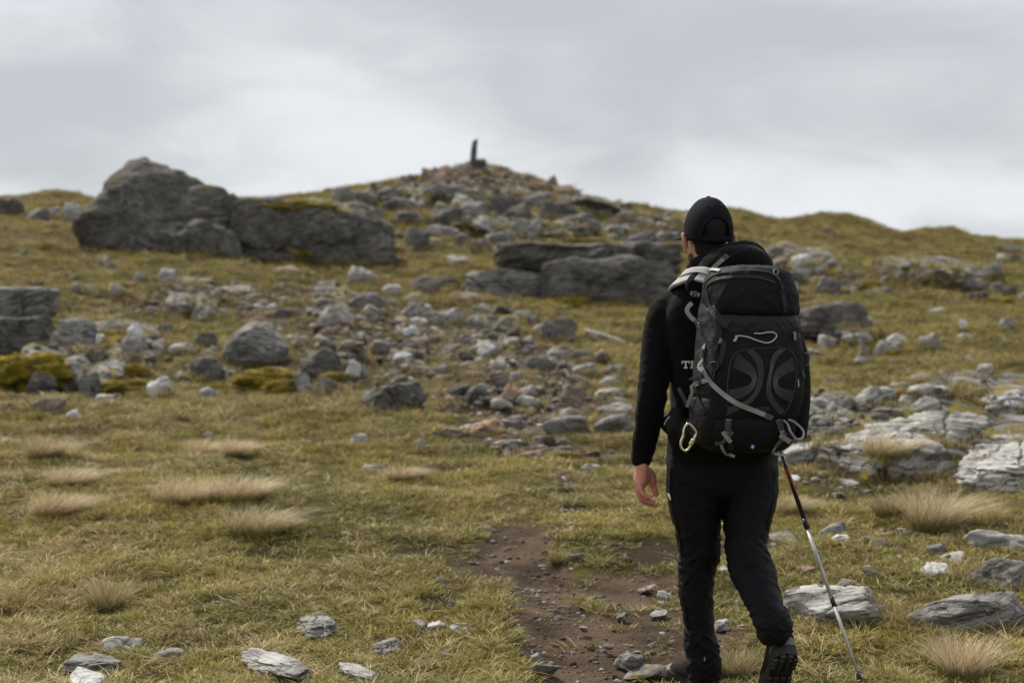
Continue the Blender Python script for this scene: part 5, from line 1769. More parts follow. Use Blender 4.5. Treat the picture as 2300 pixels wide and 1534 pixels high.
folds(hme, .0085, (7, 7, 17), 12, hmod)
link('hoodie_shell', hme, hood, MAT['hoodie_cloth'])
for nm, pts in (('cuff', ((1449, 1000, 5.29, .0425), (1443, 1016, 5.30, .0420), (1440, 1032, 5.30, .0390))), ('cuff', ((1735, 922, 5.52, .040), (1730, 928, 5.58, .037)))):
    cm = remesh([limb(Ls(*pts), n=6, seg=24)], .004, 3, 'cuff')
    folds(cm, .0012, (60, 60, 9), 31)
    link(nm, cm, hood, MAT['hoodie_cloth'])
hd_ = [limb(Ls((1578, 618, 5.18, .034), (1605, 606, 5.15, .062), (1650, 598, 5.13, .076), (1692, 600, 5.15, .072), (1712, 632, 5.2, .040)), seg=20),
       limb(Ls((1562, 606, 5.33, .030), (1560, 600, 5.26, .030), (1594, 586, 5.20, .038), (1640, 570, 5.18, .040), (1686, 562, 5.20, .034), (1705, 590, 5.24, .040), (1690, 606, 5.34, .040)), seg=20),
       limb(Ls((1684, 560, 5.20, .028), (1704, 590, 5.18, .034), (1722, 622, 5.17, .026)), seg=16),
       ellipsoid(W(1636, 640, 5.15), .165, .07, .075, YAW)]
hm = remesh(hd_, .006, 9, 'hood')
folds(hm, .0065, (9, 9, 20), 47)
link('hood', hm, hood, MAT['hoodie_cloth'])

# lettering on the back of the hoodie, cut off by the pack: slab serif T and R
hbv = BVHTree.FromPolygons([tuple(x) for x in co_of(hme)], [tuple(p.vertices) for p in hme.polygons])
cam_o = Vector((0, 0, ZC))


def cast(bvh, u, v, off=.001):
    d_ = (W(u, v, 1.0) - cam_o).normalized()
    loc, nor, idx, dist = bvh.ray_cast(cam_o, d_)
    if loc is None:
        return None, None
    if nor.dot(d_) > 0:
        nor = -nor
    return loc + nor * off, nor


def poly_on(bvh, polys, mapf, off=.0015):
    """flat print laid on a surface: polygons in local units, finely divided"""
    V, Fc = [], []
    for (x0, y0, x1, y1) in polys:
        nx, ny = max(1, int(abs(x1 - x0) / 3)), max(1, int(abs(y1 - y0) / 3))
        k0 = len(V); ok = True
        for j in range(ny + 1):
            for i in range(nx + 1):
                p, n_ = cast(bvh, *mapf(x0 + (x1 - x0) * i / nx, y0 + (y1 - y0) * j / ny), off)
                if p is None:
                    ok = False; p = Vector((0, 0, 0))
                V.append(p)
        if ok:
            for j in range(ny):
                for i in range(nx):
                    a0 = k0 + j * (nx + 1) + i
                    Fc.append((a0, a0 + 1, a0 + nx + 2, a0 + nx + 1))
    used = sorted({i for q in Fc for i in q}); mp = {u_: i for i, u_ in enumerate(used)}
    return [V[i] for i in used], [tuple(mp[i] for i in q) for q in Fc]


def crop2(x, y):
    return 1480 + x / 4.383, 700 + y / 4.383


def c1(x, y):
    return 1350 + x / 2.325, 400 + y / 2.325


T_ = [(226, 484, 305, 497), (226, 484, 236, 514), (295, 484, 305, 512), (258, 497, 274, 546), (248, 546, 285, 558)]
R_ = [(312, 484, 360, 495), (318, 495, 333, 546), (310, 546, 343, 558), (333, 517, 362, 527), (360, 486, 372, 524), (352, 527, 366, 558)]
for nm, pl in (('letter', T_), ('letter', R_)):
    V_, F_ = poly_on(hbv, pl, crop2, .002)
    if F_:
        link(nm, mesh_np(nm, [tuple(x) for x in V_], F_), hood, MAT['white_print'])

# trousers
tr = empty('trousers'); tr.parent = person; tr.matrix_parent_inverse = person.matrix_world.inverted()
HIPS = [(1622, 985, 5.30, .190, .12), (1622, 1030, 5.30, .203, .125), (1622, 1070, 5.30, .200, .120), (1622, 1092, 5.30, .180, .110), (1622, 1110, 5.30, .130, .09), (1622, 1120, 5.30, .08, .06)]
tp = [rings(trunk(HIPS, .004), R(6), ex=2.6)]
tp.append(limb(Ls((1560, 1050, 5.30, .104), (1559, 1110, 5.31, .103), (1566, 1180, 5.33, .088), (1571, 1240, 5.35, .078), (1565, 1268, 5.36, .072), (1564, 1330, 5.37, .067), (1570, 1388, 5.38, .058), (1574, 1440, 5.39, .062), (1580, 1480, 5.40, .068), (1583, 1512, 5.41, .066)), seg=24, flat=1.12))
tp.append(limb(Ls((1686, 1050, 5.29, .103), (1685, 1110, 5.28, .102), (1677, 1180, 5.25, .086), (1677, 1235, 5.21, .077), (1688, 1275, 5.18, .082), (1710, 1335, 5.09, .070), (1727, 1380, 5.0, .061), (1737, 1402, 4.96, .066), (1738, 1418, 4.95, .064)), seg=24, flat=1.12))
tme = remesh(tp, .0055, 7, 'trouser_legs')
kl, kr, al, ar = [np.array(W(*q)) for q in (L_KN, R_KN, (1576, 1460, 5.4), (1736, 1425, 4.94))]
cr = np.array(W(1622, 1120, 5.25))


def tmod(v):
    g_ = lambda c_, r_: np.exp(-(np.linalg.norm(v - c_, axis=1) / r_) ** 2)
    return .32 + .9 * g_(kl, .13) + 1.2 * g_(kr, .14) + 1.3 * g_(al, .14) + 1.3 * g_(ar, .12) + .6 * g_(cr, .1)


folds(tme, .016, (6, 6, 17), 63, tmod)
folds(tme, .004, (16, 16, 45), 65, tmod)
link('trouser_legs', tme, tr, MAT['trouser_cloth'])
tbv = BVHTree.FromPolygons([tuple(x) for x in co_of(tme)], [tuple(p.vertices) for p in tme.polygons])
V_, F_ = poly_on(tbv, [(0, 0, 8, 16)], lambda x, y: (1499.5 + x * .6 + y * .28, 1107 + y * .95), .002)
if F_:
    link('logo', mesh_np('logo', [tuple(x) for x in V_], F_), tr, MAT['white_print'])


def ribbon(pts, nors, width, thick=.0016):
    """flat strap through points with surface normals"""
    pts = [Vector(p) for p in pts]; V, Fc = [], []
    n_ = len(pts)
    for i in range(n_):
        t = (pts[min(i + 1, n_ - 1)] - pts[max(i - 1, 0)]).normalized()
        nr_ = Vector(nors[i]); nr_ = (nr_ - t * nr_.dot(t)).normalized()
        s = t.cross(nr_)
        for a, b in ((-1, 0), (1, 0), (1, 1), (-1, 1)):
            V.append(pts[i] + s * a * width / 2 + nr_ * b * thick)
    for i in range(n_ - 1):
        for k in range(4):
            Fc.append((4 * i + k, 4 * i + (k + 1) % 4, 4 * i + 4 + (k + 1) % 4, 4 * i + 4 + k))
    Fc += [(0, 1, 2, 3)[::-1], tuple(4 * (n_ - 1) + k for k in range(4))]
    return [tuple(p) for p in V], Fc


def tubem(name, pts, r, parent, mat, n=5, seg=8, closed=False):
    v_, f_ = limb([(Vector(p), r) for p in pts], n=n, seg=seg, ref=(.13, .2, 1.0), capround=False)
    me_ = bpy.data.meshes.new(name)
    me_.from_pydata([tuple(x) for x in v_], [], f_)
    me_.polygons.foreach_set('use_smooth', np.ones(len(me_.polygons), bool))
    return link(name, me_, parent, mat)


# zips and seams on the trousers
for nm, pts, rr, mt in (('zip_pull', [(1497, 1012), (1496, 1022), (1493, 1030)], .004, 'brass'), ('ankle_zip', [(1583, 1475), (1583, 1484)], .003, 'buckle_grey')):
    pp = [cast(tbv, u, v, .003)[0] or cast(hbv, u, v, .003)[0] or W(u, v, 5.2) for u, v in pts]
    tubem(nm, pp, rr, tr, MAT[mt])
for pts in ([(1507, 1050), (1506, 1110), (1518, 1170), (1530, 1230), (1531, 1290), (1537, 1350), (1545, 1410)], [(1740, 1060), (1735, 1130), (1722, 1190)], [(1528, 1262), (1560, 1270), (1605, 1262)], [(1660, 1275), (1695, 1268), (1732, 1252)]):
    pp = [cast(tbv, u, v, .0005)[0] for u, v in pts]
    pp = [p for p in pp if p is not None]
    if len(pp) > 2:
        tubem('seam', pp, .0022, tr, MAT['trouser_cloth'])


# boots
def boot(name, M, label):
    """boot built along +y (toe), sole at z=0, then placed by matrix M"""
    b = empty(name); b.parent = person; b.matrix_parent_inverse = person.matrix_world.inverted()
    secs = [(-.052, .030, .052, .060), (-.035, .042, .066, .075), (.0, .046, .060, .078), (.05, .045, .055, .072), (.10, .048, .045, .056), (.15, .053, .036, .044), (.19, .050, .032, .040), (.225, .036, .027, .032), (.242, .015, .022, .022)]
    V, Fc = [], []
    sg = 20
    for (y, hw, zc, hh) in secs:
        for k in range(sg):
            th = 2 * math.pi * k / sg
            V.append((hw * math.cos(th), y, max(.012, zc + hh * math.sin(th) * (1 if math.sin(th) > 0 else .9))))
    for i in range(len(secs) - 1):
        for k in range(sg):
            Fc.append((i * sg + k, i * sg + (k + 1) % sg, (i + 1) * sg + (k + 1) % sg, (i + 1) * sg + k))
    Fc += [tuple(range(sg))[::-1], tuple((len(secs) - 1) * sg + k for k in range(sg))]
    shaft = limb([(Vector((0, .01, .06)), .050), (Vector((0, .004, .11)), .049), (Vector((0, -.002, .165)), .052), (Vector((0, -.004, .185)), .050)], seg=20)
    up = remesh([(V, Fc), shaft], .005, 5, 'upper')
    up.transform(M)
    link('upper', up, b, MAT['boot_leather'])
    # sole: outline extruded, with lugs below
    ol = [(.0, -.062), (.030, -.055), (.043, -.030), (.044, .02), (.041, .07), (.046, .12), (.055, .165), (.053, .20), (.040, .235), (.018, .250), (0, .253)]
    ol = [tuple(p) for p in catmull([np.array(p) for p in ol], 3)]
    ol = ol + [(-x, y) for x, y in ol[-2:0:-1]]
    n_ = len(ol)
    V = [(x * s, y * (1 if y > 0 else 1) , z) for z, s in ((-.006, .96), (.004, 1.0), (.026, 1.02), (.034, .97)) for x, y in ol]
    Fc = [(i * n_ + k, i * n_ + (k + 1) % n_, (i + 1) * n_ + (k + 1) % n_, (i + 1) * n_ + k) for i in range(3) for k in range(n_)]
    Fc += [tuple(range(n_))[::-1], tuple(3 * n_ + k for k in range(n_))]
    sm_ = bpy.data.meshes.new('sole')
    sm_.from_pydata(V, [], Fc)
    tm_ = bpy.data.meshes.new('tread')
    bmx = bmesh.new()
    rr_ = random.Random(3)
    for yk in np.arange(-.048, .235, .0245):
        for xk in (-.034, -.0115, .0115, .034):
            half = np.interp(yk, [p[1] for p in ol[:16]], [p[0] for p in ol[:16]])
            if abs(xk) + .008 > half:
                continue
            if .055 < yk < .085:
                continue
            q = bmesh.ops.create_cube(bmx, size=1.0)['verts']
            ang = .35 * (1 if xk > 0 else -1)
            bmesh.ops.scale(bmx, vec=(.017, .014, .012), verts=q)
            bmesh.ops.rotate(bmx, cent=(0, 0, 0), matrix=Matrix.Rotation(ang, 3, 'Z'), verts=q)
            bmesh.ops.translate(bmx, vec=(xk, yk, -.010), verts=q)
    bmx.to_mesh(tm_); bmx.free()
    sm_.transform(M); tm_.transform(M)
    so = link('sole', sm_, b, MAT['rubber'])
    link('tread', tm_, b, MAT['rubber_worn'])
    # heel and toe rands
    for nm, k0, k1 in (('heel_rand', -9, 9), ('toe_rand', n_ // 2 - 9, n_ // 2 + 9)):
        V, Fc = [], []
        hgt = .062 if nm == 'heel_rand' else .045
        idx = [(k % n_) for k in range(k0, k1 + 1)]
        for j, k in enumerate(idx):
            x, y = ol[k]
            fade = math.sin(math.pi * min(1, max(0, j / (len(idx) - 1)))) ** .5
            for z, s in ((.030, 1.03), (.030 + (hgt - .030) * fade, 1.0), (.030 + (hgt - .03) * fade, .86), (.030, .86)):
                V.append((x * s, y * (s if abs(y) > .05 else 1), z))
        for j in range(len(idx) - 1):
            for q in range(3):
                Fc.append((4 * j + q, 4 * j + q + 1, 4 * j + 5 + q, 4 * j + 4 + q))
        rm = mesh_np(nm, np.array(V), np.array(Fc))
        rm.transform(M)
        link(nm, rm, b, MAT['rubber_scuffed'])
    for k in range(4):
        y = .075 + .022 * k
        z = .112 - .012 * k
        pts = [Vector((-.03, y, z - .012)), Vector((0, y + .004, z + .006)), Vector((.03, y, z - .012))]
        pts = [M @ p for p in pts]
        tubem('lace', pts, .0028, b, MAT['cord_dark'])
    return b


lx, ly = W(*L_AN).x, W(*L_AN).y
gzl = float(Hg([lx - .05], [ly + .06])[0])
ML = Matrix.Translation((lx + .005, ly + .02, gzl + .012)) @ Matrix.Rotation(R(20), 4, 'Z')
boot('boot', ML, '')
# right boot: toe on the ground behind, heel lifted, sole towards the camera
tx, ty = W(1738, 1500, 5.10).x, 5.11
gzr = float(Hg([tx], [ty])[0])
PIT = R(-43)
MR = Matrix.Translation((tx, ty, gzr + .03)) @ Matrix.Rotation(R(3), 4, 'Z') @ Matrix.Rotation(PIT, 4, 'X') @ Matrix.Translation((0, -.215, 0))
boot('boot', MR, '')
# ------------------------------------------------------------------ backpack
PY = 5.005
pc_ = W(1683, 900, PY)
pzb = W(1683, 1018, 4.93).z
pack = empty('backpack', (pc_.x, PY, pzb))
tag(pack, 'large black hiking backpack with grey webbing straps worn by the hiker', 'backpack')
PYAW = R(11)


def psec(z, hw, hd, dx=0.0, dy=0.0):
    ca, sa = math.cos(PYAW), math.sin(PYAW)
    return (pc_.x + dx * ca - dy * sa, PY + dx * sa + dy * ca, pzb + z, hw, hd)


def pmesh(name, secs, mat, amp, seed, ex=3.0, vox=.0055, freq=(9, 9, 16), parent=None, extra=(), sit=5):
    me_ = remesh([rings(secs, PYAW, n=6, seg=48, ex=ex)] + list(extra), vox, sit, name)
    folds(me_, amp, freq, seed)
    link(name, me_, parent or pack, MAT[mat])
    return me_


bot = pmesh('bottom_compartment', [psec(.0, .10, .07, -.02), psec(.012, .140, .105, -.02), psec(.04, .158, .128, -.018), psec(.08, .168, .138, -.015), psec(.115, .170, .140, -.012), psec(.135, .160, .13, -.01)], 'pack_black', .004, 5, 3.2)
main = pmesh('main_bag', [psec(.112, .165, .132, -.01), psec(.13, .176, .142, -.008), psec(.20, .182, .152, 0), psec(.28, .180, .154, .004), psec(.36, .172, .148, .006), psec(.415, .160, .136, .006), psec(.44, .145, .12, .004)], 'pack_black', .0045, 15, 3.0)
col_ = pmesh('collar', [psec(.40, .156, .130, .006), psec(.425, .164, .140, .006), psec(.46, .166, .142, .004), psec(.49, .155, .13, .002)], 'pack_grey', .011, 25, 2.6, freq=(10, 10, 24))
lid = pmesh('lid', [psec(.468, .140, .122, .008), psec(.485, .160, .148, .006), psec(.52, .164, .154, .003), psec(.57, .160, .150, .0), psec(.615, .146, .138, -.002), psec(.640, .122, .118, -.003), psec(.652, .080, .08, -.003)], 'pack_black', .0075, 35, 2.6, freq=(7, 7, 12))
back = pmesh('back_panel', [psec(.02, .13, .02, -.01, .135), psec(.10, .155, .022, 0, .135), psec(.35, .150, .022, 0, .135), psec(.55, .13, .02, 0, .13), psec(.60, .10, .015, 0, .125)], 'pack_black', .002, 45, 3.0)
# left side: grey stretch panel and pocket
sidep = pmesh('side_panel', [psec(.20, .035, .10, -.150, .01), psec(.28, .034, .108, -.152, .01), psec(.40, .032, .110, -.140, .012), psec(.50, .034, .10, -.130, .015), psec(.58, .028, .07, -.115, .02)], 'pack_grey', .006, 55, 2.6, freq=(10, 10, 14))
sp2 = pmesh('side_pocket', [psec(.03, .040, .09, -.150, .01), psec(.07, .048, .105, -.152, .01), psec(.14, .047, .108, -.155, .01), psec(.19, .036, .098, -.155, .01)], 'pack_black', .005, 65, 2.6)
sp3 = pmesh('side_pocket', [psec(.05, .030, .09, .165, .01), psec(.12, .034, .10, .170, .01), psec(.25, .034, .10, .175, .01), psec(.38, .028, .09, .165, .01), psec(.42, .02, .07, .155, .01)], 'pack_black', .004, 75, 2.6)

allv, allf = [], []
for me_ in (bot, main, col_, lid, sidep, sp2, sp3):
    k0 = len(allv)
    allv += [tuple(x) for x in co_of(me_)]
    allf += [tuple(i + k0 for i in p.vertices) for p in me_.polygons]
PB_ = BVHTree.FromPolygons(allv, allf)


def onp(x, y, off=.002, mapf=c1, fall=4.86):
    u, v = mapf(x, y)
    p, n_ = cast(PB_, u, v, off)
    if p is None:
        p, n_ = W(u, v, fall), Vector((0, -1, 0))
    return p, n_


def strap(name, pts, width, mat, mapf=c1, off=.003, parent=None, n=6, fall=4.86, thick=.0018):
    q = catmull([np.array(p, float) for p in pts], n)
    P, N_ = [], []
    for x, y in q:
        p, n2_ = onp(x, y, off, mapf, fall)
        P.append(p); N_.append(n2_)
    # webbing spans small hollows: smooth it
    for _ in range(4):
        P = [P[0]] + [(P[i - 1] + P[i] * 2 + P[i + 1]) / 4 for i in range(1, len(P) - 1)] + [P[-1]]
        N_ = [N_[0]] + [(N_[i - 1] + N_[i] * 2 + N_[i + 1]).normalized() for i in range(1, len(N_) - 1)] + [N_[-1]]
    v_, f_ = ribbon(P, N_, width, thick)
    return link(name, mesh_np(name, np.array(v_), np.array(f_), smooth=False), parent or pack, MAT[mat])


def buckle(x, y, w_, h_, mapf=c1, ang=0.0, mat='buckle', off=.006, parent=None):
    p, n_ = onp(x, y, off, mapf)
    z_ = Vector((0, 0, 1)); z_ = (z_ - n_ * z_.dot(n_)).normalized()
    x_ = z_.cross(n_)
    if ang:
        z_, x_ = z_ * math.cos(ang) + x_ * math.sin(ang), x_ * math.cos(ang) - z_ * math.sin(ang)
    bm_ = bmesh.new()

    def bx(cx, cz, sx, sz, sy=.006, cy=0.0):
        q_ = bmesh.ops.create_cube(bm_, size=1.0)['verts']
        for vv in q_:
            a = p + x_ * (cx + vv.co.x * sx) + z_ * (cz + vv.co.z * sz) + n_ * (cy + vv.co.y * sy)
            vv.co = a
    bx(0, h_ * .40, w_, h_ * .18); bx(0, -h_ * .40, w_, h_ * .18)
    bx(-w_ * .42, 0, w_ * .16, h_ * .7); bx(w_ * .42, 0, w_ * .16, h_ * .7)
    bx(0, 0, w_ * .42, h_ * .7, .005, .002); bx(0, -h_ * .1, w_ * .9, h_ * .12, .004, -.001)
    bmesh.ops.bevel(bm_, geom=bm_.edges[:], offset=.0009, segments=1, affect='EDGES')
    me_ = bpy.data.meshes.new('buckle'); bm_.to_mesh(me_); bm_.free()
    return link('buckle', me_, parent or pack, MAT[mat])


def cordp(name, pts, r, mat, mapf=c1, off=.006, fall=4.84, n=6):
    P = [onp(x, y, off, mapf, fall)[0] for x, y in pts]
    return tubem(name, P, r, pack, MAT[mat], n=n)


# straps read off the photograph
strap('compression_strap', [(528, 965), (545, 1010), (580, 1070), (630, 1118), (690, 1165), (760, 1198), (830, 1225), (888, 1248)], .0165, 'webbing', off=.006)
strap('strap_tab', [(852, 1235), (872, 1243), (890, 1250)], .0185, 'webbing_dark', off=.0085)
strap('strap_loop', [(545, 950), (524, 975), (522, 992), (545, 1008)], .012, 'webbing', off=.009)
strap('side_strap', [(548, 868), (540, 900), (532, 945)], .014, 'webbing', off=.004)
buckle(540, 912, .022, .038, ang=.15)
strap('side_strap', [(468, 1098), (490, 1082), (530, 1065), (575, 1050)], .016, 'webbing', off=.005)
buckle(525, 1066, .020, .026, ang=1.1)
strap('side_strap', [(470, 1096), (476, 1118), (462, 1160), (448, 1195)], .012, 'webbing', off=.006, fall=5.0)
strap('side_strap', [(405, 1098), (425, 1135), (446, 1178)], .013, 'webbing_dark', off=.006, fall=5.05)
strap('side_strap', [(468, 600), (490, 605), (515, 612)], .014, 'webbing', off=.004, fall=4.98)
buckle(488, 606, .020, .020, ang=1.45)
strap('load_strap', [(475, 652), (455, 672), (448, 695), (470, 728), (500, 752), (526, 772)], .015, 'webbing', off=.010, fall=4.93)
strap('lower_strap', [(668, 1262), (664, 1290), (658, 1330)], .017, 'webbing', off=.004)
buckle(664, 1292, .022, .040, ang=.05)
strap('lower_strap', [(640, 1318), (655, 1345), (678, 1372)], .015, 'webbing', off=.012)
strap('lower_strap', [(685, 1320), (668, 1345), (630, 1378), (602, 1380)], .013, 'webbing_dark', off=.008)
strap('strap_tail', [(632, 1385), (640, 1412), (665, 1438), (698, 1454)], .010, 'webbing', off=.010, fall=4.90)
cordp('ring', [(672, 1388), (688, 1395), (682, 1408), (665, 1404), (672, 1388)], .0018, 'cord_dark', off=.008)
strap('lower_strap', [(922, 1262), (930, 1290), (945, 1330)], .017, 'webbing', off=.004)
buckle(932, 1288, .022, .038, ang=-.15)
strap('lower_strap', [(925, 1335), (945, 1352), (975, 1368)], .017, 'webbing', off=.012, fall=4.86)
strap('lower_strap', [(958, 1325), (935, 1360), (905, 1392)], .015, 'webbing_dark', off=.010)
strap('strap_tail', [(905, 1395), (892, 1418), (910, 1440), (940, 1443), (970, 1445)], .008, 'webbing', off=.010, fall=4.90)
P = [onp(948, 1258, .006)[0], onp(966, 1285, .010)[0], W(*c1(990, 1325), 4.85), W(*c1(1022, 1362), 4.86), W(*c1(1052, 1355), 4.88), W(*c1(1056, 1322), 4.90), W(*c1(1030, 1290), 4.90), W(*c1(998, 1268), 4.89), onp(972, 1256, .006)[0]]
tubem('cord_loop', P, .0042, pack, MAT['webbing'])
cordp('drawcord', [(705, 852), (708, 832), (722, 826), (765, 832), (812, 850), (860, 862), (893, 852), (912, 830), (905, 808), (875, 803), (830, 806), (800, 810)], .0026, 'cord', off=.007)
cordp('cord_knot', [(700, 828), (708, 834), (702, 845), (696, 856)], .0042, 'cord', off=.007)
# lid details
strap('lid_zip', [(545, 590), (560, 556), (590, 535), (640, 522), (720, 515), (800, 518), (860, 528), (905, 548)], .010, 'pack_grey', off=.002)
strap('lid_piping', [(536, 570), (556, 530), (600, 504), (680, 488), (760, 484), (840, 488), (895, 502), (930, 535), (950, 590)], .005, 'webbing_dark', off=.003)
strap('lid_panel', [(552, 590), (565, 660), (600, 720), (660, 775)], .018, 'pack_grey', off=.001)
strap('lid_panel', [(940, 560), (955, 640), (962, 700)], .016, 'pack_grey', off=.001)
cordp('zip_ring', [(900, 500), (900, 486), (912, 481), (922, 490), (918, 505), (904, 508), (900, 498)], .0022, 'buckle_grey', off=.004, fall=4.98)
cordp('zip_cord', [(912, 500), (930, 530), (945, 570), (958, 600)], .0022, 'cord_dark', off=.004)
cordp('zip_pull', [(612, 862), (618, 850), (628, 842), (632, 855), (622, 864)], .0035, 'buckle_grey', off=.005)
cordp('pocket_zip', [(620, 855), (600, 895), (590, 945), (596, 1000)], .0030, 'cord_dark', off=.003)
strap('pocket_panel', [(640, 850), (640, 900), (622, 960), (600, 1000)], .020, 'pack_grey', off=.0015)
cordp('zip_cord', [(575, 970), (590, 962), (612, 968), (616, 990), (600, 1005), (585, 995)], .0032, 'cord_dark', off=.007)
cordp('zip_cord', [(580, 985), (592, 1005), (600, 1030), (586, 1036), (578, 1010)], .0030, 'cord_dark', off=.008)
cordp('zip_pull', [(1000, 800), (1004, 820), (1006, 850)], .0050, 'buckle_grey', off=.006, fall=4.95)
cordp('zip_cord', [(1052, 920), (1072, 918), (1084, 940), (1078, 970), (1056, 980)], .0034, 'cord_dark', off=.004, fall=5.0)
strap('care_tag', [(1045, 1015), (1052, 1028), (1058, 1040)], .012, 'webbing_dark', off=.004, fall=5.0)
strap('side_strap', [(1024, 1050), (1026, 1075), (1026, 1090)], .006, 'webbing', off=.004, fall=4.97)
strap('ice_axe_loop', [(460, 1055), (500, 1040), (540, 1022)], .008, 'cord_dark', off=.012, fall=4.97)
# front panel outline and its printed lines
OUT = [(665, 1235), (660, 1120), (664, 1040), (680, 950), (720, 905), (790, 893), (860, 888), (930, 885), (990, 905), (1018, 960), (1020, 1040), (1005, 1120), (985, 1180), (950, 1240)]
fp = cordp('front_panel_seam', OUT, .0016, 'buckle', off=.0008, n=8)


def printed(A, B, n_, flip=False):
    for k in range(n_):
        t = k / (n_ - 1)
        g_ = .06 * (k // 4)
        pts = [((1 - t) * a[0] + t * b[0], (1 - t) * a[1] + t * b[1]) for a, b in zip(A, B)]
        q = catmull([np.array(p, float) for p in pts], 7)
        P, N_ = zip(*[onp(x, y, .0016) for x, y in q])
        v_, f_ = ribbon(P, N_, .00125, .0006)
        link('printed_line', mesh_np('printed_line', np.array(v_), np.array(f_), smooth=False), fp, MAT['print_silver'])


printed([(688, 985), (735, 1005), (778, 1030), (788, 1055), (770, 1082), (722, 1098), (666, 1108)], [(712, 918), (770, 965), (806, 1010), (808, 1062), (786, 1108), (735, 1142), (668, 1158)], 9)
printed([(760, 902), (800, 945), (818, 1000), (816, 1065), (795, 1122), (748, 1168), (664, 1200)], [(792, 897), (832, 940), (846, 1000), (838, 1075), (815, 1130), (768, 1180), (655, 1238)], 6)
printed([(1016, 1000), (965, 1020), (930, 1045), (920, 1070), (930, 1092), (958, 1104), (1000, 1112)], [(1000, 935), (945, 975), (908, 1015), (898, 1068), (908, 1112), (940, 1145), (990, 1165)], 9)
printed([(960, 895), (915, 940), (895, 1000), (885, 1075), (890, 1130), (920, 1180), (955, 1215)], [(930, 890), (892, 935), (880, 1000), (864, 1085), (868, 1140), (900, 1195), (940, 1235)], 6)
# small maker's lettering, half hidden by the strap
tcv = bpy.data.curves.new('lettering', 'FONT')
tcv.body = 'ATOS'; tcv.size = .017; tcv.shear = .25; tcv.space_character = 1.15; tcv.extrude = .0003
to = bpy.data.objects.new('lettering_tmp', tcv); C.objects.link(to)
tm = bpy.data.meshes.new_from_object(to.evaluated_get(bpy.context.evaluated_depsgraph_get()))
bpy.data.objects.remove(to, do_unlink=True)
p, n_ = onp(806, 1212, .0025)
z_ = (Vector((0, 0, 1)) - n_ * n_.z).normalized(); x_ = z_.cross(n_)
tm.transform(Matrix(((x_.x, z_.x, n_.x, p.x), (x_.y, z_.y, n_.y, p.y), (x_.z, z_.z, n_.z, p.z), (0, 0, 0, 1))))
link('lettering', tm, fp, MAT['print_silver'])
p, n_ = onp(791, 1399, .002)
lg = ellipsoid(p, .0075, .002, .0095, PYAW, sub=2)
lo = link('logo', mesh_np('logo', *lg), pack, MAT['blue_print'])
lg = ellipsoid(p + n_ * .0014 + Vector((-.001, 0, -.001)), .0035, .0015, .0045, PYAW, sub=2)
link('logo_mark', mesh_np('logo_mark', *lg), lo, MAT['white_print'])
# shoulder strap over the left shoulder, haul loop, hip belt
P = [W(*c1(570, 520), 5.08), W(*c1(515, 508), 5.11), W(*c1(460, 515), 5.15), W(*c1(420, 535), 5.20), W(*c1(395, 565), 5.29), W(*c1(400, 620), 5.40)]
P = [Vector(q) for q in catmull([np.array(q) for q in P], 5)]
v_, f_ = ribbon(P, [Vector((-.40, -.70, .6))] * len(P), .066, .014)
sm_ = remesh([(v_, f_)], .004, 4, 'shoulder_strap')
ss_ = link('shoulder_strap', sm_, pack, MAT['strap_mesh'])
P = [Vector(q) + Vector((-.004, -.010, .016)) for q in P[:16]]
v_, f_ = ribbon(P, [Vector((-.4, -.6, .7))] * len(P), .018, .002)
link('webbing', mesh_np('webbing', np.array(v_), np.array(f_), smooth=False), ss_, MAT['webbing'])
P = [W(1762 + a, b, y) for a, b, y in ((-35, 640, 5.12), (-10, 648, 5.18), (5, 665, 5.25), (2, 700, 5.36))]
P = [Vector(q) for q in catmull([np.array(q) for q in P], 5)]
v_, f_ = ribbon(P, [Vector((.3, -.6, .7))] * len(P), .055, .014)
link('shoulder_strap', remesh([(v_, f_)], .004, 4, 'shoulder_strap'), pack, MAT['strap_mesh'])
P = [W(*c1(560, 492), 5.02), W(*c1(580, 475), 5.00), W(*c1(605, 452), 4.985), W(*c1(635, 426), 4.98), W(*c1(660, 405), 4.985)]
P = [Vector(q) for q in catmull([np.array(q) for q in P], 5)]
v_, f_ = ribbon(P, [Vector((.3, -.8, .5))] * len(P), .015, .002)
link('load_strap', mesh_np('load_strap', np.array(v_), np.array(f_), smooth=False), pack, MAT['webbing'])
v_, f_ = ribbon(P[-5:], [Vector((.3, -.8, .5))] * 5, .0175, .005)
link('strap_tab', mesh_np('strap_tab', np.array(v_), np.array(f_), smooth=False), pack, MAT['webbing_dark'])
strap('haul_loop', [(555, 487), (590, 484), (625, 488)], .012, 'cord', off=.006, fall=5.0)
hb = [limb(Ls((1575, 975, 5.10, .046), (1540, 968, 5.14, .048), (1516, 955, 5.22, .044), (1508, 950, 5.34, .038), (1535, 950, 5.44, .030)), seg=16, ref=(0, 0, 1), flat=1.0),
      limb(Ls((1522, 930, 5.16, .034), (1520, 962, 5.14, .040), (1524, 985, 5.14, .030)), seg=16)]
hbm = remesh(hb, .0055, 5, 'hip_belt')
folds(hbm, .005, (10, 10, 18), 88)
hbo = link('hip_belt', hbm, pack, MAT['pack_black'])
tubem('belt_zip', [W(*c1(*q), 5.095) for q in ((330, 1290), (342, 1265), (360, 1245))], .0028, hbo, MAT['buckle_grey'])
hb2 = [limb(Ls((1740, 985, 5.10, .046), (1752, 980, 5.2, .050), (1740, 972, 5.36, .045)), seg=16, ref=(0, 0, 1))]
link('hip_belt', remesh(hb2, .0055, 5, 'hip_belt'), pack, MAT['pack_black'])

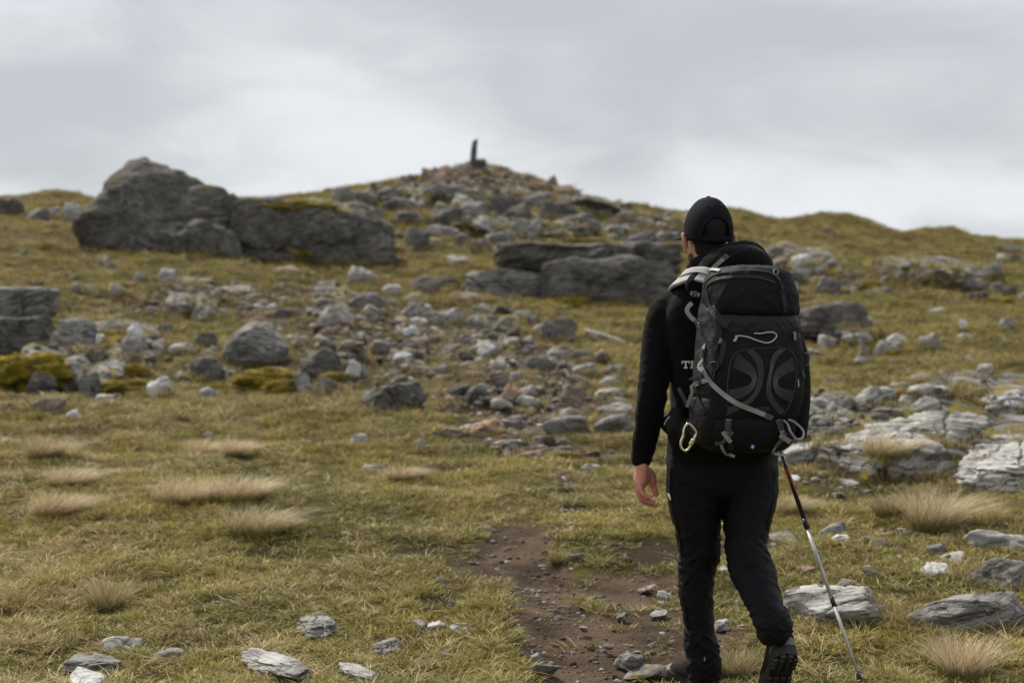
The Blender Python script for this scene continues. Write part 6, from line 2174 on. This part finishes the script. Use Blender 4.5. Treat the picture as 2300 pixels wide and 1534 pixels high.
# carabiner clipped to the pack
cg = empty('carabiner', W(*c1(458, 1350), 4.93))
tag(cg, 'shiny screwgate carabiner hanging from the lower left of the backpack', 'carabiner')
ring_ = [(288, 1100), (262, 1125), (244, 1175), (240, 1215), (218, 1275), (216, 1320), (236, 1355), (265, 1368), (290, 1350), (315, 1310), (345, 1262), (368, 1210), (366, 1180), (340, 1140), (312, 1112)]
P = [W(*crop2(*q), 4.925) for q in ring_ + ring_[:1]]
tubem('frame', P, .0048, cg, MAT['carabiner_steel'], n=5, seg=12)
tubem('gate', [W(*crop2(*q), 4.925) for q in ((318, 1305), (345, 1255), (366, 1205))], .0052, cg, MAT['carabiner_steel'], n=4, seg=12)
tubem('screw_sleeve', [W(*crop2(*q), 4.925) for q in ((310, 1312), (325, 1285), (342, 1260))], .0080, cg, MAT['brass'], n=4, seg=14)
strap('gear_loop', [(452, 1262), (458, 1278), (462, 1292)], .010, 'cord_dark', off=.004, fall=4.93)

# ------------------------------------------------------------------ trekking pole
tipz = float(Hg([PT.x], [PT.y])[0])
PT.z = tipz - .01
pole = empty('trekking_pole', PT)
tag(pole, 'red, black and silver telescopic trekking pole planted right of the hiker', 'trekking pole')


def at_v(v):
    """point on the pole axis seen at photograph row v"""
    lo_, hi_ = 0.0, 1.3
    ax_ = (GRIP - PT)
    for _ in range(40):
        mid_ = (lo_ + hi_) / 2
        q = PT + ax_ * mid_
        if pix(*q)[1] > v:
            lo_ = mid_
        else:
            hi_ = mid_
    return PT + ax_ * lo_


def cyl(name, a, b, r0, r1, mat, parent=pole, seg=16):
    return tubem(name, [a, a.lerp(b, .5), b], 1.0, parent, MAT[mat], n=3, seg=seg) if False else _cone(name, a, b, r0, r1, mat, parent, seg)


def _cone(name, a, b, r0, r1, mat, parent, seg, split=None):
    d_ = (b - a).normalized(); x_ = d_.cross(Vector((0, 1, .1))).normalized(); y_ = d_.cross(x_)
    V, Fc = [], []
    for p, r in ((a, r0), (b, r1)):
        for k in range(seg):
            th = 2 * math.pi * k / seg
            V.append(p + x_ * math.cos(th) * r + y_ * math.sin(th) * r)
    Fc = [(k, (k + 1) % seg, seg + (k + 1) % seg, seg + k) for k in range(seg)] + [tuple(range(seg))[::-1], tuple(seg + k for k in range(seg))]
    me_ = bpy.data.meshes.new(name)
    me_.from_pydata([tuple(x) for x in V], [], Fc)
    me_.polygons.foreach_set('use_smooth', np.array([len(q) == 4 for q in Fc]))
    return link(name, me_, parent, MAT[mat])


tip = PT.copy()
a = at_v(1528); b = at_v(1508)
_cone('tip', tip, a, .003, .005, 'carabiner_steel', pole, 12)
_cone('tip_cap', a, b, .010, .0075, 'pole_black', pole, 16)
_cone('basket', at_v(1529), at_v(1526), .026, .022, 'pole_black', pole, 20)
_cone('lower_shaft', b, at_v(1352), .0058, .0062, 'pole_metal', pole, 16)
_cone('collar', at_v(1362), at_v(1340), .0095, .0092, 'pole_black', pole, 16)
_cone('middle_shaft', at_v(1342), at_v(1186), .0075, .0075, 'pole_metal', pole, 16)
_cone('collar', at_v(1188), at_v(1165), .0112, .0108, 'pole_black', pole, 16)
up_ = _cone('upper_shaft', at_v(1168), at_v(930), .0088, .0088, 'pole_black', pole, 20)
_cone('grip', at_v(960), GRIP, .0145, .0165, 'pole_black', pole, 18)
_cone('grip_top', GRIP, GRIP + pd * .03, .019, .014, 'pole_black', pole, 18)
# red graphic: two tapering stripes either side, and white print above it
d_ = pd; x_ = d_.cross(Vector((0, 1, .1))).normalized(); y_ = d_.cross(x_)


def shell(name, v0, v1, th0, th1, w0, w1, mat, r=.0091):
    V, Fc = [], []
    for i in range(13):
        t = i / 12
        q = at_v(v0 + (v1 - v0) * t)
        c_ = th0 + (th1 - th0) * t; w_ = w0 + (w1 - w0) * t
        for k in range(7):
            th = c_ + w_ * (k / 6 - .5)
            V.append(tuple(q + x_ * math.cos(th) * r + y_ * math.sin(th) * r))
    for i in range(12):
        for k in range(6):
            Fc.append((7 * i + k, 7 * i + k + 1, 7 * i + 8 + k, 7 * i + 7 + k))
    link(name, mesh_np(name, np.array(V), np.array(Fc)), up_, MAT[mat])


# angle that faces the camera
fa = max(range(360), key=lambda k: -(x_ * math.cos(R(k)) + y_ * math.sin(R(k))).dot((at_v(1080) - cam_o).normalized()))
fa = R(fa)
for s in (-1, 1):
    shell('red_stripe', 1053, 1150, fa + s * .85, fa + s * 1.5, 1.3, .25, 'pole_red')
    for j, vv in enumerate((1002, 1012, 1022, 1030, 1038)):
        shell('white_mark', vv, vv + 6, fa + s * 1.0, fa + s * 1.0, .5 + .1 * (j % 2), .5, 'white_print')
